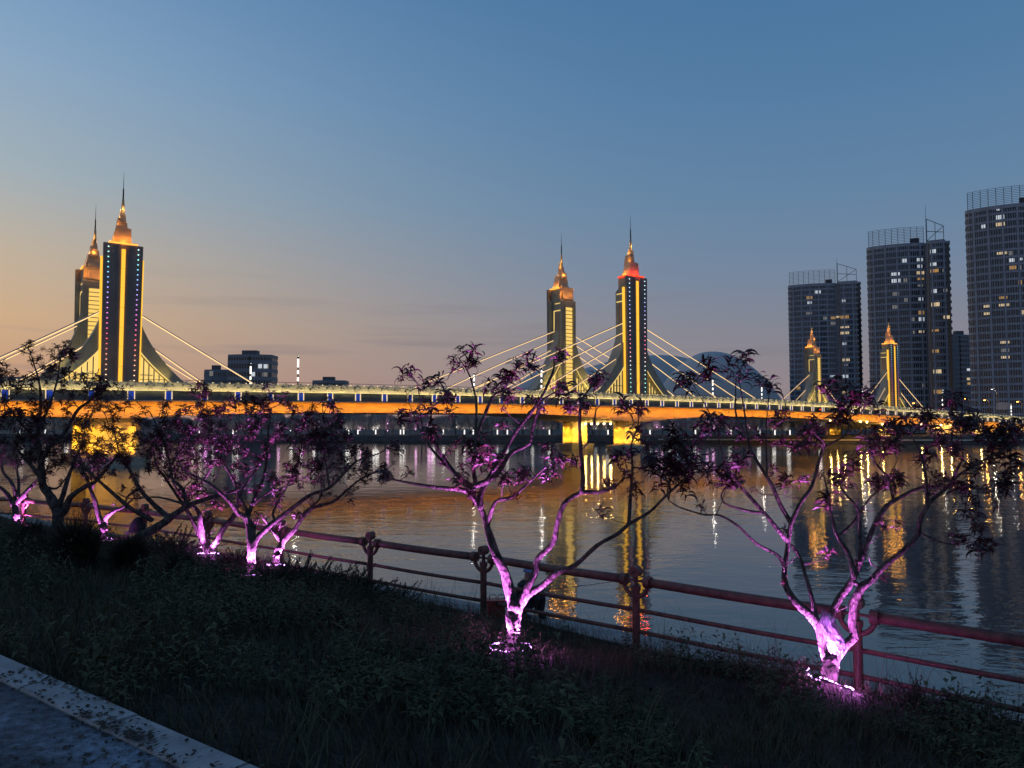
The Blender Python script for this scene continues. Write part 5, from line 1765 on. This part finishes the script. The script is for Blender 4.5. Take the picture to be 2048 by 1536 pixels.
def build_angler():
    base = P(1040, 1242, 14.75)
    gz = Z_FENCE - .02
    seat = Vector((base.x, base.y, gz))
    fx = Vector((.94, .34, 0)).normalized()       # facing right, a little outwards over the water
    fy = Vector((-fx.y, fx.x, 0))
    root = thing('person', 'person in dark clothes and blue cap sitting low behind the middle tree', 'person', seat)

    def W(f, l, h): return fx * f + fy * l + Vector((0, 0, h))
    # pelvis is the root vertex
    v = [W(0, 0, .20), W(.02, 0, .38), W(.07, 0, .56), W(.12, 0, .66), W(.16, 0, .75),             # 0-4 spine and neck
         W(.20, 0, .84),                                                                           # 5 head centre
         W(.02, .10, .20), W(.40, .14, .46), W(.42, .15, .06), W(.55, .15, .03),                   # left leg
         W(.02, -.10, .20), W(.44, -.13, .45), W(.36, -.14, .06), W(.49, -.15, .03),               # right leg
         W(.08, .19, .60), W(.22, .24, .38), W(.42, .12, .50), W(.48, .08, .52),                   # left arm
         W(.08, -.19, .60), W(.24, -.23, .38), W(.43, -.10, .49), W(.49, -.06, .51), W(.16, 0, .93), W(.25, 0, .80)]
    e = [(0, 1), (1, 2), (2, 3), (3, 4), (4, 5), (0, 6), (6, 7), (7, 8), (8, 9), (0, 10), (10, 11), (11, 12), (12, 13), (3, 14), (14, 15), (15, 16), (16, 17), (3, 18), (18, 19), (19, 20), (20, 21), (5, 22), (5, 23)]
    r = [.15, .155, .165, .11, .055, .095, .10, .075, .05, .04, .10, .075, .05, .04, .075, .058, .038, .03, .075, .058, .038, .03, .085, .07]
    me = skin_mesh('body', v, e, r, ('cloth_dark', 'skin'))
    for p in me.polygons:
        c = p.center
        f = c.dot(fx)
        if c.z > .745 or (f > .445 and .44 < c.z < .6 and abs(c.dot(fy)) < .13 and f > .455):
            p.material_index = 1
    link('body', me, root)
    # fingers closed on the rod
    for s_, hf in ((1, .50), (-1, .51)):
        for k in range(4):
            b0 = W(hf + k * .018, s_ * .07, .53)
            fm = skin_mesh('finger', [b0, b0 + W(.01, -s_ * .035, .012), b0 + W(.012, -s_ * .052, -.018), b0 + W(.006, -s_ * .035, -.04)], [(0, 1), (1, 2), (2, 3)], [.010, .0095, .009, .008], ('skin',), 1)
            link('finger', fm, root)
        b0 = W(hf - .012, s_ * .06, .535)
        link('thumb', skin_mesh('thumb', [b0, b0 + W(.02, -s_ * .01, .02), b0 + W(.045, -s_ * .02, .02)], [(0, 1), (1, 2)], [.012, .011, .009], ('skin',), 1), root)
    # face details
    hc = W(.20, 0, .86)
    for s_ in (-1, 1):
        MB().lathe([(.002, -.012), (.012, 0), (.002, .012)], c=tuple(hc + W(.083, s_ * .032, .005)), n=8).build('eye', 'rubber', root)
        MB().lathe([(.004, -.03), (.014, -.012), (.015, .012), (.004, .03)], c=tuple(hc + W(-.01, s_ * .093, -.005)), n=8).build('ear', 'skin', root)
    MB().hexa([hc + W(.088, -.014, -.032), hc + W(.125, -.010, -.034), hc + W(.125, .010, -.034), hc + W(.088, .014, -.032), hc + W(.078, -.008, .012), hc + W(.094, -.004, .012), hc + W(.094, .004, .012), hc + W(.078, .008, .012)]).build('nose', 'skin', root)
    MB().box(.085, .097, -.022, .022, -.058, -.052, T=lambda f, l, h: hc + W(f, l, h)).build('mouth', 'cloth_dark', root)
    # cap with a peak
    cap = MB()
    cc = hc + W(-.02, 0, .035)
    pr = [(.112 * math.cos(a), .105 * math.sin(a)) for a in np.linspace(0, math.pi / 2, 7)]
    cap.lathe([(max(.004, x), y) for x, y in pr], c=tuple(cc), n=16)
    cap.prism([(.06, -.075), (.15, -.06), (.175, 0), (.15, .06), (.06, .075)], .0, .012, lambda f, l, h: cc + W(f, l, h))
    cap.build('cap', 'cap_blue', root, smooth=False)
    # low folding stool
    st = thing('folding_stool', 'low dark folding stool under the seated person', 'stool', seat)
    MB().box(-.17, .17, -.19, .19, .055, .085, T=lambda f, l, h: W(f, l, h)).build('seat', 'cloth_dark', st)
    for a, b in ((-.14, -.16), (.14, -.16), (-.14, .16), (.14, .16)):
        MB().tube([W(a, b, .06), W(a * 1.1, b * 1.1, -.02)], .012, n=6).build('leg', 'dark_metal', st)
    # rod
    h = seat + W(.52, 0, .525)
    far = h + (fx * 1.0 + Vector((0, .08, .03))) * 2.6
    rod = thing('fishing_rod', 'thin fishing rod held out over the water by the seated person', 'fishing rod', h)
    MB().tube([W(-.32, 0, -.03), W(.1, 0, .0)], .013, n=8).build('handle', 'rubber', rod)
    MB().tube([W(.1, 0, 0), W(1.1, .06, .02), far - h], [.008, .006, .003], n=6).build('blank', 'dark_metal', rod)
    # red tackle box
    q = P(992, 1228, 14.9)
    bx = thing('tackle_box', 'red tackle box with wire handles beside the middle fence post', 'box', (q.x, q.y, gz), .1)
    mb = MB()
    w, dpt, hh, cb = .17, .12, .30, .015
    mb.prism([(-w, -dpt + cb), (-w + cb, -dpt), (w - cb, -dpt), (w, -dpt + cb), (w, dpt - cb), (w - cb, dpt), (-w + cb, dpt), (-w, dpt - cb)], 0, hh, lambda a, b, c_: (a, b, c_))
    body = mb.build('body', 'box_red', bx)
    MB().box(-w - .012, w + .012, -dpt - .012, dpt + .012, hh + .002, hh + .05).build('lid', 'box_red', bx)
    MB().box(-.02, .02, -dpt - .03, -dpt - .013, hh - .04, hh + .04).build('latch', 'dark_metal', bx)
    for x in (-.12, .04):
        MB().tube([(x, 0, hh + .05), (x, 0, hh + .12), (x + .02, 0, hh + .135), (x + .10, 0, hh + .135), (x + .12, 0, hh + .12), (x + .12, 0, hh + .05)], .008, n=6).build('handle', 'dark_metal', bx)
    # dark bundle standing against the fence at the left
    q = P(276, 1060, 22.9)
    vv, ff = [], []
    nu_, nv = 14, 9
    for j in range(nv + 1):
        f = j / nv
        for i in range(nu_):
            a = 2 * math.pi * i / nu_
            rr_ = .27 * math.cos(f * math.pi / 2 * .98) ** .55
            k = 1 + .08 * noise.noise(Vector((math.cos(a) * 2, math.sin(a) * 2, f * 4)))
            vv.append((rr_ * k * math.cos(a), rr_ * .7 * k * math.sin(a), .55 + .42 * f))
    for j in range(nv):
        for i in range(nu_):
            a = j * nu_ + i; b = j * nu_ + (i + 1) % nu_
            ff.append((a, b, b + nu_, a + nu_))
    ff.append(tuple(range(nu_))[::-1]); ff.append(tuple(range(nv * nu_, (nv + 1) * nu_)))
    bn = thing('bag', 'dark round-topped bag on a small stand against the left fence post', 'bag', (q.x, q.y, Z_FENCE - .02))
    me = bpy.data.meshes.new('sack'); me.from_pydata(vv, [], ff); me.materials.append(M['cloth_dark'])
    link('sack', me, bn)
    MB().box(-.3, .3, -.2, .2, .51, .548).build('shelf', 'dark_metal', bn)
    for a, b in ((-.25, -.16), (.25, -.16), (-.25, .16), (.25, .16)):
        MB().tube([(a, b, 0), (a, b, .51)], .015, n=6).build('leg', 'dark_metal', bn)


build_angler()


# ------------------------------------------------------------------ bank vegetation
def np_ground(x, y):
    return np.array([ground(a, b) for a, b in zip(x, y)])


def in_view(x, y, z, mx=60):
    # thins growth out where no view along the bank could show it
    depth = y
    px = 1024 + FPX * x / np.maximum(depth, .5)
    return (depth > 1.5) & (px > -260 - mx) & (px < 2310 + mx)


def scatter(n, smin, smax, umin, umax, clump=1.0, thr=-1):
    s = rng.uniform(smin, smax, n); u = rng.uniform(umin, umax, n)
    x = NF.x * s + UF.x * u; y = NF.y * s + UF.y * u
    k = in_view(x, y, None) & (PATH_N.x * x + PATH_N.y * y > PATH_S + .02)
    for (tx, ty) in LIT_FEET:
        k &= (x - tx) ** 2 + (y - ty) ** 2 > .16
    x, y = x[k], y[k]
    if thr > -1:
        m = np.array([noise.noise(Vector((a * clump, b * clump, 5.5))) for a, b in zip(x, y)]) > thr
        x, y = x[m], y[m]
    return x, y


def blades(x, y, hmin, hmax, w, lean, name, m, label, cat, segs=3, power=1.0):
    n = len(x)
    z = np_ground(x, y) - .02
    h = hmin + (hmax - hmin) * rng.random(n) ** power
    cl = np.array([noise.noise(Vector((a * .8, b * .8, 2))) for a, b in zip(x, y)])
    h *= 1 + .6 * cl
    az = rng.uniform(0, 2 * np.pi, n)
    ln = lean * (0.3 + rng.random(n)) * h
    ww = w * rng.uniform(.6, 1.3, n)
    fa = az + np.pi / 2 + rng.normal(0, .4, n)
    vs_ = np.zeros((n, (segs + 1) * 2, 3))
    for k in range(segs + 1):
        f = k / segs
        cx = x + np.cos(az) * ln * f ** 1.8
        cy_ = y + np.sin(az) * ln * f ** 1.8
        cz = z + h * (f - .28 * (ln / np.maximum(h, .01)) * f ** 3)
        hw = ww * (1 - f ** 1.6) + .0004
        vs_[:, 2 * k, 0] = cx - np.cos(fa) * hw; vs_[:, 2 * k, 1] = cy_ - np.sin(fa) * hw; vs_[:, 2 * k, 2] = cz
        vs_[:, 2 * k + 1, 0] = cx + np.cos(fa) * hw; vs_[:, 2 * k + 1, 1] = cy_ + np.sin(fa) * hw; vs_[:, 2 * k + 1, 2] = cz
    b = (np.arange(n) * (segs + 1) * 2)[:, None, None]
    k = np.arange(segs)[None, :, None] * 2
    f = (b + k + np.array([0, 1, 3, 2])[None, None, :]).reshape(-1, 4)
    me = fast_mesh(name, vs_.reshape(-1, 3), f, m)
    return tag(link(name, me), label, cat, kind='stuff')


x, y = scatter(120000, S_KERB + .02, S_FENCE + .35, -30, 9)
blades(x, y, .05, .26, .0045, .55, 'grass', 'grass', 'dark unmown grass covering the sloping bank', 'grass')
x, y = scatter(16000, S_KERB + .1, S_FENCE + .2, -30, 9, .6, .05)
blades(x, y, .22, .66, .005, .8, 'tall_grass', 'grass', 'tall dark tufts of wild grass on the bank', 'grass', segs=5)
x, y = scatter(1500, S_FENCE - 1.6, S_FENCE + .3, -22, 9)
blades(x, y, .4, 1.0, .0028, .55, 'reed_stalks', 'grass', 'thin dry grass stalks standing by the fence', 'grass', segs=6)


def leafy_weeds(n, smin, smax, name, label, hmin, hmax, lw, ll, nleaf, thr, m='weed'):
    x, y = scatter(n, smin, smax, -22, 8, .7, thr)
    vv, ff = [], []
    rr = random.Random(31)
    for a, b in zip(x, y):
        z = ground(a, b)
        h = rr.uniform(hmin, hmax) * (1 + 1.0 * noise.noise(Vector((a * .55, b * .55, 8))))
        lx, ly = rr.gauss(0, .25) * h, rr.gauss(0, .25) * h
        for k in range(nleaf):
            f = .2 + .8 * k / nleaf
            az = k * 2.4 + rr.uniform(-.4, .4)
            L_ = ll * rr.uniform(.6, 1.2) * (1.1 - .5 * f); w = lw * rr.uniform(.7, 1.2) * (1.1 - .4 * f)
            el = rr.uniform(-.3, .9)
            ox, oy, oz = a + lx * f, b + ly * f, z + h * f
            hx, hy = math.cos(az), math.sin(az)
            o = len(vv)
            mx, mz = L_ * .5 * math.cos(el), L_ * .5 * math.sin(el)
            ex, ez = mx + L_ * .5 * math.cos(el - .9), mz + L_ * .5 * math.sin(el - .9)
            vv += [(ox, oy, oz), (ox + hx * mx - hy * w, oy + hy * mx + hx * w, oz + mz - .004), (ox + hx * ex, oy + hy * ex, oz + ez), (ox + hx * mx + hy * w, oy + hy * mx - hx * w, oz + mz - .004)]
            ff += [(o, o + 1, o + 2, o + 3)]
        o = len(vv)
        vv += [(a - .003, b, z - .02), (a + .003, b, z - .02), (a + lx, b + ly, z + h)]
        ff.append((o, o + 1, o + 2))
    me = bpy.data.meshes.new(name); me.from_pydata(vv, [], ff); me.materials.append(M[m])
    tag(link(name, me), label, 'weeds', kind='stuff')


leafy_weeds(7500, S_KERB + .15, S_FENCE - .8, 'weeds', 'dark leafy weeds growing thick on the bank', .14, .50, .014, .115, 14, .0)
leafy_weeds(4200, S_KERB + .3, S_FENCE - 1.0, 'broad_weeds', 'broad leaved dark weeds in the foreground', .16, .55, .026, .17, 12, .10)


def juniper_mesh(seed, n_spr=70):
    rr = random.Random(seed)
    vv, ff = [], []
    for _ in range(n_spr):
        az = rr.uniform(0, 6.283); el = rr.uniform(.25, 1.25); L_ = rr.uniform(.35, .85)
        d = Vector((math.cos(az) * math.cos(el), math.sin(az) * math.cos(el), math.sin(el)))
        o0 = Vector((rr.gauss(0, .12), rr.gauss(0, .12), 0))
        side = d.cross(Vector((0, 0, 1))).normalized(); up = side.cross(d)
        nt_ = 34
        for k in range(nt_):
            f = .2 + .8 * k / nt_
            p = o0 + d * (L_ * f) + Vector((0, 0, -.08 * f * f))
            a = k * 2.4
            nd = (d * 1.0 + (side * math.cos(a) + up * math.sin(a)) * .8).normalized()
            l_ = rr.uniform(.06, .12) * (1.15 - .7 * f)
            w = nd.cross(d).normalized() * .013
            o = len(vv)
            vv += [tuple(p - w), tuple(p + w), tuple(p + nd * l_)]
            ff.append((o, o + 1, o + 2))
    me = bpy.data.meshes.new('foliage'); me.from_pydata(vv, [], ff); me.materials.append(M['juniper'])
    return me


JM = [juniper_mesh(k) for k in range(3)]
jun = [(600, 1185, 15.8, 1.05, 'spiky juniper bush right of the straight lit trunk'), (660, 1175, 16.2, 1.0, 'spiky juniper bush between the straight lit trunk and the next fence post'), (720, 1190, 15.6, 1.0, 'spiky juniper bush at the foot of the fence post left of centre'),
       (780, 1215, 14.6, .8, 'spiky juniper bush just right of the fence post left of centre'), (472, 1150, 16.6, .8, 'juniper bush between the V forked and the straight lit trunks'), (345, 1105, 18.5, 1.2, 'juniper bush under the leaning dark tree'),
       (550, 1200, 15.0, .9, 'juniper bush in front of the straight lit trunk'), (640, 1230, 13.6, .8, 'low juniper bush in the dark below the row of bushes'), (860, 1225, 14.0, .45, 'small juniper tuft left of the middle tree'),
       (1480, 1365, 10.4, .55, 'low juniper bush left of the right-hand tree'), (1840, 1400, 9.4, .65, 'low juniper bush right of the right-hand tree'), (1920, 1440, 8.9, .65, 'low juniper bush near the lower right corner'), (1560, 1390, 9.8, .45, 'low juniper tuft beside the right-hand tree')]
for px, py, d, s_, lb in jun:
    p = P(px, py, d)
    o = thing('juniper_bush', lb, 'bush', (p.x, p.y, ground(p.x, p.y) - .03), random.uniform(0, 6), 'juniper bushes on the bank')
    link('foliage', random.choice(JM), o, scale=(s_ * 1.25, s_ * 1.25, s_))
    mb = MB()
    for k in range(4):
        a = k * 1.6
        mb.tube([(0, 0, -.05), (math.cos(a) * .15, math.sin(a) * .15, .15), (math.cos(a) * .3, math.sin(a) * .3, .35)], [.015, .01, .004], n=5)
    mb.build('stem', 'twig', o)


def grass_clump(px, py, d, h, n, label):
    p = P(px, py, d)
    z = ground(p.x, p.y) - .03
    rr = random.Random(int(px))
    vv, ff = [], []
    for _ in range(n):
        az = rr.uniform(0, 6.283); hh = h * rr.uniform(.6, 1.05); ln = hh * rr.uniform(.15, .95); w = rr.uniform(.003, .007)
        ox, oy = rr.gauss(0, .10) * h, rr.gauss(0, .10) * h
        o = len(vv)
        for k in range(6):
            f = k / 5
            cx = ox + math.cos(az) * ln * f ** 1.7; cy_ = oy + math.sin(az) * ln * f ** 1.7; cz = hh * (f - .45 * (ln / hh) * f ** 3)
            hw = w * (1 - f ** 2) + .0005
            vv += [(cx + math.sin(az) * hw, cy_ - math.cos(az) * hw, cz), (cx - math.sin(az) * hw, cy_ + math.cos(az) * hw, cz)]
        for k in range(5):
            ff.append((o + 2 * k, o + 2 * k + 1, o + 2 * k + 3, o + 2 * k + 2))
    me = bpy.data.meshes.new('blades'); me.from_pydata(vv, [], ff); me.materials.append(M['juniper'])
    o = thing('grass_clump', label, 'ornamental grass', (p.x, p.y, z))
    link('blades', me, o)['kind'] = 'stuff'


grass_clump(150, 1200, 13.0, 1.15, 1500, 'big arching clump of ornamental grass below the thick dark trunk')
grass_clump(260, 1190, 13.6, .95, 1100, 'second arching grass clump right of the biggest one')
grass_clump(60, 1190, 14.5, .9, 900, 'arching grass clump near the left edge')
grass_clump(360, 1200, 13.4, .8, 800, 'low arching grass clump below the V forked tree')
